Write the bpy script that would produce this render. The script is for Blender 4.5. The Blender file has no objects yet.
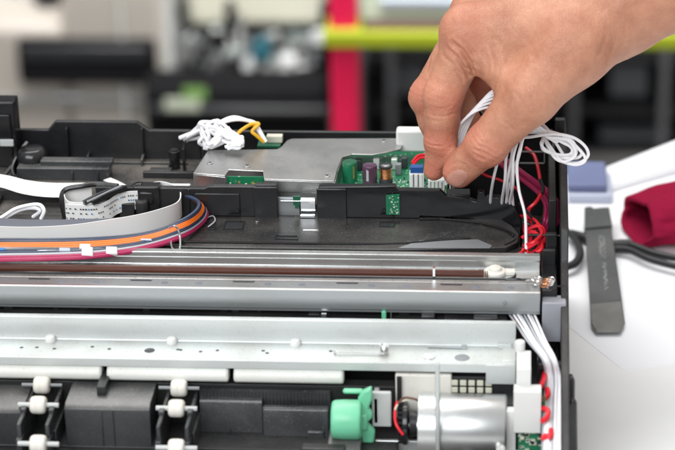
import bpy, bmesh, math, random
import numpy as np
from mathutils import Vector, Matrix
S = 0.01                       # everything below is written in centimetres
R_ = random.Random(7)
sc = bpy.context.scene
col = sc.collection
# ------------------------------------------------------------------ camera
cc, cr, cu, cf = [[8.44573, -94.63259, 51.30061], [0.99663, 0.07897, -0.02232], [-0.01181, 0.40718, 0.91327], [-0.08121, 0.90993, -0.40674]]
cam = bpy.data.objects.new('camera', bpy.data.cameras.new('camera')); col.objects.link(cam)
cam.matrix_world = Matrix(((cr[0], cu[0], -cf[0], cc[0]*S), (cr[1], cu[1], -cf[1], cc[1]*S), (cr[2], cu[2], -cf[2], cc[2]*S), (0, 0, 0, 1)))
cam.data.sensor_width = 36; cam.data.lens = 120
cam.data.clip_start = .05; cam.data.clip_end = 50
cam.data.dof.use_dof = True; cam.data.dof.focus_distance = 1.055; cam.data.dof.aperture_fstop = 10
sc.camera = cam
# ------------------------------------------------------------------ light: a bright workshop, a ceiling panel plus added fill lamps
w = bpy.data.worlds.new('World'); sc.world = w; w.use_nodes = True
wn = w.node_tree.nodes; wl = w.node_tree.links
bg = wn['Background']; bg.inputs[1].default_value = .72
tc = wn.new('ShaderNodeTexCoord'); sx = wn.new('ShaderNodeSeparateXYZ'); rp = wn.new('ShaderNodeValToRGB')
wl.new(tc.outputs['Generated'], sx.inputs[0]); wl.new(sx.outputs[2], rp.inputs[0]); wl.new(rp.outputs[0], bg.inputs[0])
rp.color_ramp.elements[0].position = .0; rp.color_ramp.elements[0].color = (.22, .215, .21, 1)
rp.color_ramp.elements[1].position = .85; rp.color_ramp.elements[1].color = (1, 1, 1, 1)
_e = rp.color_ramp.elements.new(.36); _e.color = (.62, .62, .62, 1)
def area(name, loc, tgt, size, power, colr):
    l = bpy.data.lights.new(name, 'AREA'); l.shape = 'RECTANGLE'; l.size = size[0]; l.size_y = size[1]; l.energy = power; l.color = colr
    o = bpy.data.objects.new(name, l); col.objects.link(o); o.location = Vector(loc)
    o.rotation_euler = (Vector(tgt)-Vector(loc)).to_track_quat('-Z', 'Y').to_euler(); return o
area('ceiling_light', (-.3, .55, 1.7), (0, 0, .1), (1.6, .8), 22, (1, .98, .95))
area('front_fill_light', (-.55, -1.65, 1.3), (0, 0, .1), (1.9, 1.0), 36, (.93, .97, 1))  # added soft fill from the front, lifts wires and upright faces
sl_ = area('shelf_fill_light', (0, 1.3, 1.9), (0, 2.5, -.7), (2.4, .6), 30, (1, .98, .95)); sl_.data.spread = math.radians(75)  # added lamp to brighten the background, spread kept off the printer
sc.view_settings.view_transform = 'Standard'; sc.view_settings.look = 'None'; sc.view_settings.exposure = 0.14; sc.view_settings.gamma = 1

# ------------------------------------------------------------------ materials
MT = {}
def mat(name, c, rough=.5, metal=0., dust=0., dustc=(.45, .43, .40), nscale=60., var=.12, bump=.0, bscale=300., trans=0., emis=None, sss=0., coat=0., aniso=0., spec=.5, rvar=.1, stretch=None):
    m = bpy.data.materials.new(name); m.use_nodes = True; MT[name] = m
    n = m.node_tree.nodes; l = m.node_tree.links; b = n['Principled BSDF']
    b.inputs['Roughness'].default_value = rough; b.inputs['Metallic'].default_value = metal
    b.inputs['Specular IOR Level'].default_value = spec; b.inputs['Coat Weight'].default_value = coat
    t = n.new('ShaderNodeTexCoord'); src = t.outputs['Object']
    if stretch:
        mp = n.new('ShaderNodeMapping'); mp.inputs['Scale'].default_value = stretch; l.new(src, mp.inputs[0]); src = mp.outputs[0]
    nz = n.new('ShaderNodeTexNoise'); nz.inputs['Scale'].default_value = nscale; nz.inputs['Detail'].default_value = 6; nz.inputs['Roughness'].default_value = .65; l.new(src, nz.inputs[0])
    mx = n.new('ShaderNodeMix'); mx.data_type = 'RGBA'
    mx.inputs[6].default_value = (*[max(0, x*(1-var)) for x in c], 1); mx.inputs[7].default_value = (*[min(1, x*(1+var)) for x in c], 1)
    l.new(nz.outputs[0], mx.inputs[0]); out = mx.outputs[2]
    mr = n.new('ShaderNodeMapRange'); mr.inputs[1].default_value = .3; mr.inputs[2].default_value = .7
    mr.inputs[3].default_value = max(.02, rough-rvar); mr.inputs[4].default_value = min(1, rough+rvar)
    l.new(nz.outputs[0], mr.inputs[0]); l.new(mr.outputs[0], b.inputs['Roughness'])
    if dust:
        n2 = n.new('ShaderNodeTexNoise'); n2.inputs['Scale'].default_value = 900; n2.inputs['Detail'].default_value = 3; l.new(t.outputs['Object'], n2.inputs[0])
        n3 = n.new('ShaderNodeTexNoise'); n3.inputs['Scale'].default_value = 35; n3.inputs['Detail'].default_value = 5; l.new(t.outputs['Object'], n3.inputs[0])
        r2 = n.new('ShaderNodeMapRange'); r2.inputs[1].default_value = .58; r2.inputs[2].default_value = .75; l.new(n2.outputs[0], r2.inputs[0])
        r3 = n.new('ShaderNodeMapRange'); r3.inputs[1].default_value = .4; r3.inputs[2].default_value = .75; l.new(n3.outputs[0], r3.inputs[0])
        ad = n.new('ShaderNodeMath'); ad.operation = 'ADD'; l.new(r2.outputs[0], ad.inputs[0]); l.new(r3.outputs[0], ad.inputs[1])
        # dust settles on faces that look up
        ge = n.new('ShaderNodeNewGeometry'); sp = n.new('ShaderNodeSeparateXYZ'); l.new(ge.outputs['Normal'], sp.inputs[0])
        cl = n.new('ShaderNodeMapRange'); cl.inputs[1].default_value = 0; cl.inputs[2].default_value = 1; cl.inputs[3].default_value = .25; l.new(sp.outputs[2], cl.inputs[0])
        mu = n.new('ShaderNodeMath'); mu.operation = 'MULTIPLY'; l.new(ad.outputs[0], mu.inputs[0]); l.new(cl.outputs[0], mu.inputs[1])
        m2 = n.new('ShaderNodeMath'); m2.operation = 'MULTIPLY'; m2.use_clamp = True; m2.inputs[1].default_value = dust; l.new(mu.outputs[0], m2.inputs[0])
        mx2 = n.new('ShaderNodeMix'); mx2.data_type = 'RGBA'; mx2.inputs[7].default_value = (*dustc, 1); l.new(m2.outputs[0], mx2.inputs[0]); l.new(out, mx2.inputs[6]); out = mx2.outputs[2]
    l.new(out, b.inputs['Base Color'])
    if bump:
        bn = n.new('ShaderNodeTexNoise'); bn.inputs['Scale'].default_value = bscale; bn.inputs['Detail'].default_value = 4; l.new(src, bn.inputs[0])
        bu = n.new('ShaderNodeBump'); bu.inputs['Strength'].default_value = bump; bu.inputs['Distance'].default_value = .0006
        l.new(bn.outputs[0], bu.inputs['Height']); l.new(bu.outputs[0], b.inputs['Normal'])
    if trans: b.inputs['Transmission Weight'].default_value = trans
    if sss: b.inputs['Subsurface Weight'].default_value = sss; b.inputs['Subsurface Radius'].default_value = (1, .4, .2); b.inputs['Subsurface Scale'].default_value = .004
    return m
mat('black', (.013, .013, .0145), .36, dust=.10, bump=.15, bscale=1500)
mat('black_dull', (.010, .010, .011), .55, dust=.07)
mat('black_dusty', (.022, .020, .019), .5, dust=.42, dustc=(.34, .30, .26))
mat('deck_black', (.014, .013, .013), .27, dust=.20, dustc=(.35, .32, .29), rvar=.12, nscale=25)
mat('black_gloss', (.012, .012, .013), .18)
mat('charcoal', (.030, .032, .035), .26, dust=.22, bump=.1, bscale=1500)
mat('charcoal_ribbed', (.026, .027, .029), .34, dust=.2)
mat('lavender_plastic', (.34, .34, .38), .45, dust=.1)
mat('zinc', (.64, .66, .655), .36, metal=.85, nscale=18, var=.14, rvar=.16, bump=.12, bscale=600, dust=.62, dustc=(.26, .235, .20), stretch=(.15, 1, 1))
mat('zinc_pale', (.60, .63, .62), .40, metal=.55, nscale=14, var=.10, rvar=.14, dust=.5, dustc=(.32, .30, .26), stretch=(.2, 1, 1), bump=.08)
mat('zinc_dark', (.40, .42, .43), .40, metal=.7, nscale=16, var=.16, dust=.55, dustc=(.22, .20, .17), stretch=(.15, 1, 1), bump=.1)
mat('shield_steel', (.50, .50, .49), .34, metal=.9, nscale=10, var=.10, rvar=.14, dust=.12, bump=.25, bscale=1800)
mat('bright_steel', (.78, .78, .77), .2, metal=1., nscale=40, var=.06, rvar=.1)
mat('motor_steel', (.50, .51, .51), .34, metal=1., nscale=30, var=.06, rvar=.08, stretch=(1, .3, .3))
mat('chrome', (.85, .84, .82), .16, metal=1.)
mat('mirror_strip', (.8, .82, .84), .12, metal=1.)
mat('brown_rod', (.11, .035, .022), .35, nscale=30, var=.3, metal=.2, dust=.15, stretch=(.2, 1, 1))
mat('white_plastic', (.70, .70, .68), .42, var=.04, dust=.08, dustc=(.5, .48, .44))
mat('milky_plastic', (.70, .70, .66), .38, dust=.5, dustc=(.42, .38, .32), var=.10, sss=.3, nscale=25)
mat('roller_white', (.74, .71, .65), .5, var=.12, nscale=150, dust=.55, dustc=(.38, .33, .27))
mat('wire_white', (.90, .89, .91), .45, var=.03)
mat('flex_white', (.80, .79, .77), .36, var=.05, nscale=40)
mat('flex_grey', (.16, .17, .20), .4)
mat('blue_print', (.05, .22, .55), .5)
mat('ink_dark', (.03, .035, .04), .5)
mat('wire_red', (.72, .015, .03), .35)
mat('wire_maroon', (.38, .012, .085), .5)
mat('wire_orange', (.92, .17, .01), .5)
mat('wire_blue', (.022, .035, .075), .45)
mat('wire_black', (.014, .014, .018), .35)
mat('wire_brown', (.12, .05, .03), .4)
mat('wire_grey', (.40, .41, .44), .4)
mat('wire_yellow', (.78, .42, .02), .4)
mat('green_plastic', (.15, .56, .33), .38, var=.14, dust=.22)
mat('pcb_dark', (.012, .10, .05), .35)
mat('solder', (.62, .68, .62), .35, metal=.4)
mat('cap_green', (.012, .16, .075), .28, coat=.4)
mat('cap_purple', (.10, .045, .085), .28, coat=.4)
mat('copper', (.80, .34, .16), .28, metal=1, nscale=30, stretch=(1, 1, 30), var=.35)
mat('gold_ink', (.55, .42, .12), .4, metal=.4)
mat('connector_blue', (.02, .09, .30), .4)
mat('connector_white', (.78, .78, .76), .4)
mat('table_white', (.90, .90, .89), .5, var=.03, nscale=14, dust=.06, dustc=(.5, .48, .45))
mat('paper', (.90, .91, .94), .75, var=.015, nscale=6)
mat('tool_steel', (.085, .09, .09), .42, metal=.3, nscale=30, var=.18, dust=.12)
mat('tool_edge', (.20, .20, .19), .38, metal=.5, nscale=90, var=.2)
mat('tool_print', (.42, .44, .44), .5)
mat('maroon_cloth', (.30, .010, .045), .95, nscale=260, var=.35, bump=1., bscale=1400, spec=.08)
mat('cable_black', (.015, .016, .018), .45)
mat('beige', (.40, .365, .325), .5, nscale=4, var=.05)
mat('pale_case', (.62, .63, .64), .5, nscale=4)
mat('cream', (.62, .61, .50), .6, nscale=5, var=.06)
mat('slot_dark', (.018, .019, .022), .35)
mat('slot_grey', (.08, .08, .085), .35)
mat('smoke_glass', (.30, .34, .33), .2, nscale=12, var=.6)
mat('mid_grey', (.22, .23, .24), .45, nscale=10, var=.3)
mat('light_grey', (.50, .51, .50), .5, nscale=10, var=.2)
mat('label_green', (.16, .30, .08), .6)
mat('label_white', (.42, .46, .36), .6)
mat('pole_red', (.85, .012, .085), .4, nscale=5, var=.05)
mat('strap_lime', (.40, .47, .012), .5, nscale=5, var=.05)
mat('tray_green', (.60, .66, .50), .6, nscale=5, var=.05)
mat('tray_brown', (.14, .06, .05), .6)
mat('floor_grey', (.07, .068, .066), .6, nscale=3, var=.3)
mat('dark_steel', (.012, .013, .015), .5)
mat('teal', (.02, .12, .16), .5)
mat('blue_box', (.16, .19, .34), .5)
mat('ice_box', (.50, .55, .68), .5)
mat('bg_black', (.007, .007, .008), .9, spec=.12)
mat('rust_box', (.05, .018, .018), .6)
# circuit board green with pale tracks
def pcb_mat():
    m = bpy.data.materials.new('pcb'); m.use_nodes = True; MT['pcb'] = m
    n = m.node_tree.nodes; l = m.node_tree.links; b = n['Principled BSDF']; b.inputs['Roughness'].default_value = .35
    t = n.new('ShaderNodeTexCoord'); v = n.new('ShaderNodeTexVoronoi'); v.distance = 'CHEBYCHEV'; v.inputs['Scale'].default_value = 420; v.feature = 'F1'
    l.new(t.outputs['Object'], v.inputs[0]); rr = n.new('ShaderNodeMapRange'); rr.inputs[1].default_value = .20; rr.inputs[2].default_value = .16; l.new(v.outputs['Distance'], rr.inputs[0])
    wv = n.new('ShaderNodeTexNoise'); wv.inputs['Scale'].default_value = 200; l.new(t.outputs['Object'], wv.inputs[0])
    g = n.new('ShaderNodeMath'); g.operation = 'GREATER_THAN'; g.inputs[1].default_value = .5; l.new(wv.outputs[0], g.inputs[0])
    mu = n.new('ShaderNodeMath'); mu.operation = 'MULTIPLY'; l.new(rr.outputs[0], mu.inputs[0]); l.new(g.outputs[0], mu.inputs[1])
    mx = n.new('ShaderNodeMix'); mx.data_type = 'RGBA'; mx.inputs[6].default_value = (.01, .17, .075, 1); mx.inputs[7].default_value = (.55, .62, .55, 1)
    l.new(mu.outputs[0], mx.inputs[0]); l.new(mx.outputs[2], b.inputs['Base Color'])
pcb_mat()
def skin_mat():
    m = bpy.data.materials.new('skin'); m.use_nodes = True; MT['skin'] = m
    n = m.node_tree.nodes; l = m.node_tree.links; b = n['Principled BSDF']
    b.inputs['Roughness'].default_value = .46; b.inputs['Subsurface Weight'].default_value = .12; b.inputs['Subsurface Radius'].default_value = (1, .35, .18); b.inputs['Subsurface Scale'].default_value = .006
    b.inputs['Specular IOR Level'].default_value = .45
    t = n.new('ShaderNodeTexCoord')
    a = n.new('ShaderNodeTexNoise'); a.inputs['Scale'].default_value = 55; a.inputs['Detail'].default_value = 9; a.inputs['Roughness'].default_value = .68; l.new(t.outputs['Object'], a.inputs[0])
    r = n.new('ShaderNodeValToRGB'); r.color_ramp.elements[0].position = .3; r.color_ramp.elements[0].color = (.41, .165, .098, 1)
    r.color_ramp.elements[1].position = .72; r.color_ramp.elements[1].color = (.60, .295, .185, 1); l.new(a.outputs[0], r.inputs[0])
    at = n.new('ShaderNodeAttribute'); at.attribute_name = 'red'
    mx = n.new('ShaderNodeMix'); mx.data_type = 'RGBA'; mx.inputs[7].default_value = (.60, .15, .10, 1); l.new(r.outputs[0], mx.inputs[6])
    ml = n.new('ShaderNodeMath'); ml.operation = 'MULTIPLY'; ml.inputs[1].default_value = .55; l.new(at.outputs['Fac'], ml.inputs[0]); l.new(ml.outputs[0], mx.inputs[0]); l.new(mx.outputs[2], b.inputs['Base Color'])
    v = n.new('ShaderNodeTexVoronoi'); v.inputs['Scale'].default_value = 900; v.feature = 'DISTANCE_TO_EDGE'
    w_ = n.new('ShaderNodeTexNoise'); w_.inputs['Scale'].default_value = 260; w_.inputs['Detail'].default_value = 4
    ad = n.new('ShaderNodeVectorMath'); ad.operation = 'MULTIPLY_ADD'; l.new(w_.outputs[1], ad.inputs[0]); ad.inputs[1].default_value = (.0015, .0015, .0015); l.new(t.outputs['Object'], ad.inputs[2]); l.new(t.outputs['Object'], w_.inputs[0])
    l.new(ad.outputs[0], v.inputs[0])
    mr = n.new('ShaderNodeMapRange'); mr.inputs[2].default_value = .12; l.new(v.outputs[0], mr.inputs[0])
    b1 = n.new('ShaderNodeBump'); b1.inputs['Strength'].default_value = .5; b1.inputs['Distance'].default_value = .00022; l.new(mr.outputs[0], b1.inputs['Height'])
    b2 = n.new('ShaderNodeBump'); b2.inputs['Strength'].default_value = .85; b2.inputs['Distance'].default_value = .0007; l.new(w_.outputs[0], b2.inputs['Height']); l.new(b1.outputs[0], b2.inputs['Normal'])
    l.new(b2.outputs[0], b.inputs['Normal'])
skin_mat()
mat('nail', (.50, .235, .175), .32, nscale=90, var=.22, coat=.25, sss=.1)

# ------------------------------------------------------------------ mesh helpers
class MB:
    def __init__(s): s.v = []; s.f = []; s.m = []; s.names = []; s.cur = 0
    def use(s, name):
        if name not in s.names: s.names.append(name)
        s.cur = s.names.index(name); return s
    def add(s, vs, fs):
        o = len(s.v); s.v += [tuple(v) for v in vs]; s.f += [tuple(i+o for i in f) for f in fs]; s.m += [s.cur]*len(fs); return s
    def box(s, x0, x1, y0, y1, z0, z1):
        x0, x1 = sorted((x0, x1)); y0, y1 = sorted((y0, y1)); z0, z1 = sorted((z0, z1))
        return s.add([(x0,y0,z0),(x1,y0,z0),(x1,y1,z0),(x0,y1,z0),(x0,y0,z1),(x1,y0,z1),(x1,y1,z1),(x0,y1,z1)],
                     [(0,3,2,1),(4,5,6,7),(0,1,5,4),(1,2,6,5),(2,3,7,6),(3,0,4,7)])
    def prism(s, pts, d):      # closed 3-D polygon pts, swept by vector d
        n = len(pts); P = [Vector(p) for p in pts]; d = Vector(d)
        nrm = sum(((P[i]).cross(P[(i+1) % n]) for i in range(n)), Vector())
        if nrm.dot(d) > 0: P = P[::-1]
        return s.add([tuple(p) for p in P]+[tuple(p+d) for p in P],
                     [tuple(range(n)), tuple(range(2*n-1, n-1, -1))]+[(i, i+n, (i+1) % n+n, (i+1) % n) for i in range(n)])
    def xz(s, poly, y0, y1):   # front-view outline given as (x, z), thick in Y
        return s.prism([(x, y0, z) for x, z in poly], (0, y1-y0, 0))
    def xy(s, poly, z0, z1): return s.prism([(x, y, z0) for x, y in poly], (0, 0, z1-z0))
    def yz(s, poly, x0, x1): return s.prism([(x0, y, z) for y, z in poly], (x1-x0, 0, 0))
    def lathe(s, c, axis, prof, n=32):   # prof: (distance along axis, radius)
        a = Vector(axis).normalized(); u = a.orthogonal().normalized(); w_ = a.cross(u); c = Vector(c); vs = []
        for t, r in prof:
            for k in range(n):
                q = 2*math.pi*k/n; vs.append(c+a*t+(u*math.cos(q)+w_*math.sin(q))*r)
        fs = [(i*n+k, i*n+(k+1) % n, (i+1)*n+(k+1) % n, (i+1)*n+k) for i in range(len(prof)-1) for k in range(n)]
        fs += [tuple(range(n-1, -1, -1)), tuple((len(prof)-1)*n+k for k in range(n))]
        return s.add(vs, fs)
    def cyl(s, p0, p1, r, n=20, e=None):
        L = (Vector(p1)-Vector(p0)).length; e = min(r, L)*.15 if e is None else e
        return s.lathe(p0, Vector(p1)-Vector(p0), [(0, r-e), (e*.3, r-e*.3), (e, r), (L-e, r), (L-e*.3, r-e*.3), (L, r-e)] if e else [(0, r), (L, r)], n)
    def ball(s, c, r, sx=1.): return s.lathe(c, (1, 0, 0), [(-math.cos(a)*r*sx, max(.001, math.sin(a)*r)) for a in [math.pi*i/12 for i in range(13)]], 24)
    def tube(s, pts, r, n=8, smooth=6):
        P = spline(pts, smooth) if smooth else [Vector(p) for p in pts]
        T = [(P[min(i+1, len(P)-1)]-P[max(i-1, 0)]).normalized() for i in range(len(P))]
        u = T[0].orthogonal().normalized(); vs = []
        for p, t in zip(P, T):
            u = (u-t*u.dot(t)).normalized(); w_ = t.cross(u)
            vs += [p+(u*math.cos(2*math.pi*k/n)+w_*math.sin(2*math.pi*k/n))*r for k in range(n)]
        fs = [(i*n+k, i*n+(k+1) % n, (i+1)*n+(k+1) % n, (i+1)*n+k) for i in range(len(P)-1) for k in range(n)]
        fs += [tuple(range(n-1, -1, -1)), tuple((len(P)-1)*n+k for k in range(n))]
        return s.add(vs, fs)
    def band(s, pts, width, th=.03, smooth=6):      # flat tape: pts are ((x,y,z) centre, (x,y,z) width direction)
        Wd = width if isinstance(width, list) else [width]*len(pts); Wd = [v.x for v in spline([(q_, 0, 0) for q_ in Wd], smooth)]; C_ = spline([p for p, d in pts], smooth); D = spline([d for p, d in pts], smooth); vs = []
        for i, (p, d) in enumerate(zip(C_, D)):
            t = (C_[min(i+1, len(C_)-1)]-C_[max(i-1, 0)]).normalized(); d = (d-t*d.dot(t)).normalized(); nn = t.cross(d)
            for a, b in ((-1, -1), (1, -1), (1, 1), (-1, 1)): vs.append(p+d*a*Wd[i]/2+nn*b*th/2)
        n = 4; fs = [(i*n+k, (i+1)*n+k, (i+1)*n+(k+1) % n, i*n+(k+1) % n) for i in range(len(C_)-1) for k in range(n)]
        fs += [(0, 1, 2, 3), tuple((len(C_)-1)*n+k for k in (3, 2, 1, 0))]
        return s.add(vs, fs)
    def build(s, name, material=None, parent=None, bevel=0., smooth=True, sub=0, kind=None):
        me = bpy.data.meshes.new(name); me.from_pydata([(x*S, y*S, z*S) for x, y, z in s.v], [], s.f)
        bm = bmesh.new(); bm.from_mesh(me); bmesh.ops.recalc_face_normals(bm, faces=bm.faces); bm.to_mesh(me); bm.free()
        if s.names:
            for nm in s.names: me.materials.append(MT[nm])
            for p, i in zip(me.polygons, s.m): p.material_index = i
        else: me.materials.append(MT[material])
        o = bpy.data.objects.new(name, me); col.objects.link(o)
        if bevel:
            b = o.modifiers.new('bevel', 'BEVEL'); b.width = bevel*S; b.segments = 2; b.limit_method = 'ANGLE'; b.angle_limit = math.radians(40); b.harden_normals = False
        if sub: b = o.modifiers.new('sub', 'SUBSURF'); b.levels = sub; b.render_levels = sub
        if smooth:
            for p in me.polygons: p.use_smooth = True
            me.set_sharp_from_angle(angle=math.radians(38))
        if parent: put(o, parent)
        if kind: o['kind'] = kind
        return o
def put(o, parent):
    o.parent = parent; q = parent; off = Vector()
    while q: off += q.location; q = q.parent
    o.location = -off if True else o.location
def spline(pts, k):
    P = [Vector(p) for p in pts]; out = []
    for i in range(len(P)-1):
        a = P[max(i-1, 0)]; b = P[i]; c = P[i+1]; d = P[min(i+2, len(P)-1)]
        for j in range(k):
            t = j/k; out.append(.5*((2*b)+(c-a)*t+(2*a-5*b+4*c-d)*t*t+(3*b-a-3*c+d)*t**3))
    return out+[P[-1]]
def thing(name, label, cat, loc, group=None):
    o = bpy.data.objects.new(name, None); col.objects.link(o); o.empty_display_size = .01
    o.location = Vector(loc)*S; return tag(o, label, cat, group)
def tag(o, label, cat, group=None):
    o['label'] = label; o['category'] = cat
    if group: o['group'] = group
    return o
L = -26.0       # left end of everything that runs out of the frame

# ------------------------------------------------------------------ setting
MB().box(-90, 60, -45, 28, -3, 0).build('table_top', 'table_white', kind='structure', bevel=.3)
MB().box(-300, 300, -150, 600, -82, -80).build('floor', 'floor_grey', kind='structure')
MB().box(-300, 300, 560, 565, -80, 250).build('wall', 'mid_grey', kind='structure')

# ------------------------------------------------------------------ the opened printer
PR = thing('printer', 'opened inkjet printer chassis with its steel rails, boards and rollers exposed on the white table', 'printer', (0, 0, 0))
XR = 10.6          # outer right side
XW = 9.94          # inner face of right wall
YB = 10.26          # rear wall
ZB = 10.0
FY = 3.12          # front face of the black inner wall
ZF = 9.55
# base tray: floor of the rear bay and lower hull
m = MB().box(L, XR-.1, -13.5, YB+1, 0.3, 2.2)
m.box(L, 4.84, FY, YB, 2.2, 8.0)
m.box(4.84, XR-.1, FY, YB, 2.2, 5.6)
m.build('base_tray', 'black_dusty', PR, bevel=.05)
# rear wall with its raised middle
m = MB()
zl = 9.53
m.xz([(L, 7.5), (L, zl), (-15.57, zl), (-15.16, ZB), (-10.94, ZB), (-10.38, zl+.02), (-7.87, zl), (-7.76, 7.5)], YB, YB+.25)
m.xz([(-8.07+.3, 7.5), (-8.07+.3, zl-.1), (XR, zl-.1), (XR, 2.5), (4.84, 2.5), (4.84, 7.5)], YB+.3, YB+.5)
m.box(-14.61, -14.51, YB-.35, YB, 8, ZB-.25); m.box(-10.76, -10.66, YB-.3, YB, 8, ZB-.25)
m.build('rear_wall', 'black', PR, bevel=.05)
# left tower
m = MB(); m.box(L, -16.95, YB-1.2, YB-.1, 8, 11.45); m.box(L, -17.16, YB-1.35, YB-1.2, 8, 11.24-.4)
m.build('latch_tower', 'black_gloss', PR, bevel=.06)
m = MB().box(-17.76, -17.05, YB-1.5, YB-1.36, 9.2, 9.55); m.build('latch_tab', 'light_grey', PR, bevel=.03)
# raised guide: slanting rail of the left bay + long block
m = MB()
m.tube([(-17.19, 6.83, 8.4), (-17.06, 8.13, 8.4), (-16.81, 9.02, 8.8), (-16.59, 9.74, 9.0)], .12, 6)
m.tube([(-16.63, 6.61, 8.5), (-16.89, 7.39, 8.6), (-16.85, 8.22, 8.8), (-16.7, 9.04, 8.9)], .06, 6)
m.build('slanted_guide', 'charcoal', PR)
m = MB(); y0 = 7.35
m.box(-16.66, -11.99, y0, y0+.9, 7.98, 8.62)
m.box(-15.52, -11.88, y0+.35, y0+.95, 8.6, 8.86)
for px in (-13.88, -12.59): m.box(px, px+.08, y0-.12, y0+.05, 8.0, 8.5)
m.build('guide_block', 'charcoal', PR, bevel=.08)
m = MB(); c = (-16.11, 8.64, 8.2)
m.lathe((c[0], c[1], 8), (0, 0, 1), [(0, .85), (.9, .8), (1.15, .62), (1.2, .5)], 24); m.box(c[0]-1.0, c[0]-.8, c[1]-.6, c[1]+.6, 8, 8.7)
m.build('round_boss', 'black_gloss', PR)
m = MB(); c = (-8.95, 9.04, 8.0); m.cyl((c[0], c[1], 8), (c[0], c[1], 8.95), .28); m.cyl((c[0], c[1], 8.9), (c[0], c[1], 9.02), .2)
c = (-8.42, 8.53, 8.0); m.box(c[0]-.05, c[0]+.1, c[1], c[1]+.3, 8, 9.25); m.tube([(c[0], c[1]+.1, 9.2), (c[0]+.08, c[1]+.4, 9.5), (c[0]+.1, c[1]+.8, 9.3)], .05)
m.build('clip_post', 'black_gloss', PR, bevel=.02)
m = MB(); a = (-10.37, 7.7, 8.0); b = (-7.81, 7.38, 8.0)
m.box(a[0], b[0], a[1], a[1]+.25, 8, 8.32); m.box(a[0]+.3, a[0]+1.4, a[1]+.25, a[1]+.7, 8, 8.32); m.box(a[0]+1.1, a[0]+1.2, a[1]-.0, a[1]+2.0, 8, 8.22)
m.build('floor_rib', 'black', PR, bevel=.04)
m = MB(); a = (-15.52, 9.93, 8.0)
for (p, q) in (((-13.51, 9.71, 8.0), (-13.6, 11.33, 8.0)), ((-10.67, 9.26, 8.0), (-10.76, 11.13, 8.0))):
    m.prism([(p[0]-.06, p[1], 8), (p[0]+.06, p[1], 8), (q[0]+.06, q[1], 8), (q[0]-.06, q[1], 8)], (0, 0, .35))
m.box(-15.82, -8.34, YB-.8, YB-.7, 8, 8.12)
m.build('floor_rib', 'charcoal', PR, bevel=.03)
m = MB(); c = (-8.19, 5.67, 8.4); m.box(c[0]-.55, c[0]+.5, c[1]-.1, c[1]+.25, 8.1, 8.5); m.build('white_tab', 'white_plastic', PR, bevel=.05)

# shallow left tray in front of guide block (z 8) with its dark recess
m = MB(); a = (-16.97, 5.3, 8.3)
m.xz([(L, 7.0), (L, 8.55), (-13.75, 8.55), (-13.55, 7.9), (-13.55, 7.0)], 4.73, 4.98)
m.box(L, -11.68, FY-.2, 4.73, 7.0, 7.75)
m.box(-16.87, -16.82, FY, 4.73, 7.7, 8.3)
m.build('side_tray', 'black', PR, bevel=.06)

# inner front wall of the electronics bay: left piece, right piece with sloping end
m = MB()
x1 = -3.12
m.xz([(-11.87, 7.6), (-11.87, ZF-.12), (-6.62, ZF-.12), (-6.43, ZF-.02), (-4.22, ZF-.0), (-4.12, ZF+.1), (x1, ZF+.1), (x1, 7.6)], FY, FY+.35)
m.box(-4.25, x1+.02, FY-.12, FY+.02, 7.6, ZF+.02)
m.box(-7.07, -4.92, FY-.1, FY+.02, 8.05, ZF-.35)
m.box(-7.41, -7.31, FY-.06, FY+.02, 7.7, ZF-.15)
m.build('inner_wall', 'black', PR, bevel=.05)
m = MB(); hk = (-5.11, 2.94, 8.2)
m.xz([(hk[0]-.5, 8.12), (hk[0]-.1, 8.3), (hk[0]+.1, 8.45), (hk[0]+.15, 8.2)], FY-.17, FY-.1); m.build('hook', 'black_gloss', PR)
m = MB(); x0 = -1.21
prof = [(-1.14, 2.9, 9.56), (2.51, 2.9, 9.65), (2.65, 2.9, 9.45), (4.63, 2.9, 9.42), (4.91, 2.9, 9.11), (6.04, 2.9, 8.97), (6.33, 2.9, 8.87), (6.42, 2.9, 9.39), (6.7, 2.9, 9.39), (6.79, 2.9, 9.09), (7.31, 2.9, 9.14), (7.74, 2.9, 8.99), (8.16, 2.9, 8.64), (8.45, 2.9, 7.97), (8.6, 2.9, 7.14)]
low = [(8.47, 2.9, 6.51), (7.94, 2.9, 7.29), (7.23, 2.9, 7.8), (6.04, 2.9, 8.04), (3.68, 2.9, 8.12)]
m.xz([(x0, 7.6)]+[(p[0], p[2]) for p in prof]+[(p[0], p[2]) for p in low]+[(low[-1][0]-.1, 7.6)], FY, FY+.4)
m.box(x0-.02, 0.19, FY-.1, FY+.02, 7.7, ZF-.05); m.box(2.33, 2.43, FY-.05, FY+.02, 7.8, ZF-.2)
m.box(4.95, 6.04, FY+.35, FY+1.1, 8.0, 9.1)
m.build('inner_wall', 'black_gloss', PR, bevel=.05)
# gap between the walls: pale plate with a notch, bright strip
m = MB(); m.xz([(x1+.0, 7.9), (x1, 8.9), (-2.11, 8.9), (-2.11, 7.9)], FY+.25, FY+.32); m.build('gap_plate', 'zinc_dark', PR)
m = MB(); gx = -2.25; m.box(gx-.14, gx+.2, FY+.14, FY+.24, 8.55, 9.0); m.box(gx-.05, gx+.12, FY+.1, FY+.2, 8.4, 8.6); m.build('gap_clip', 'pcb_dark', PR)
m = MB(); sx0 = -2.05; sx1 = -1.33
m.box(sx0, sx1, FY+.2, FY+.28, 7.9, 8.9); m.box(sx0, sx1, FY-.15, FY+.0, 8.02, 8.16); m.box(sx0-1.0, sx1, FY+.1, FY+.19, 8.74, 8.8); m.build('gap_strip', 'mirror_strip', PR, bevel=.02)

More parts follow.
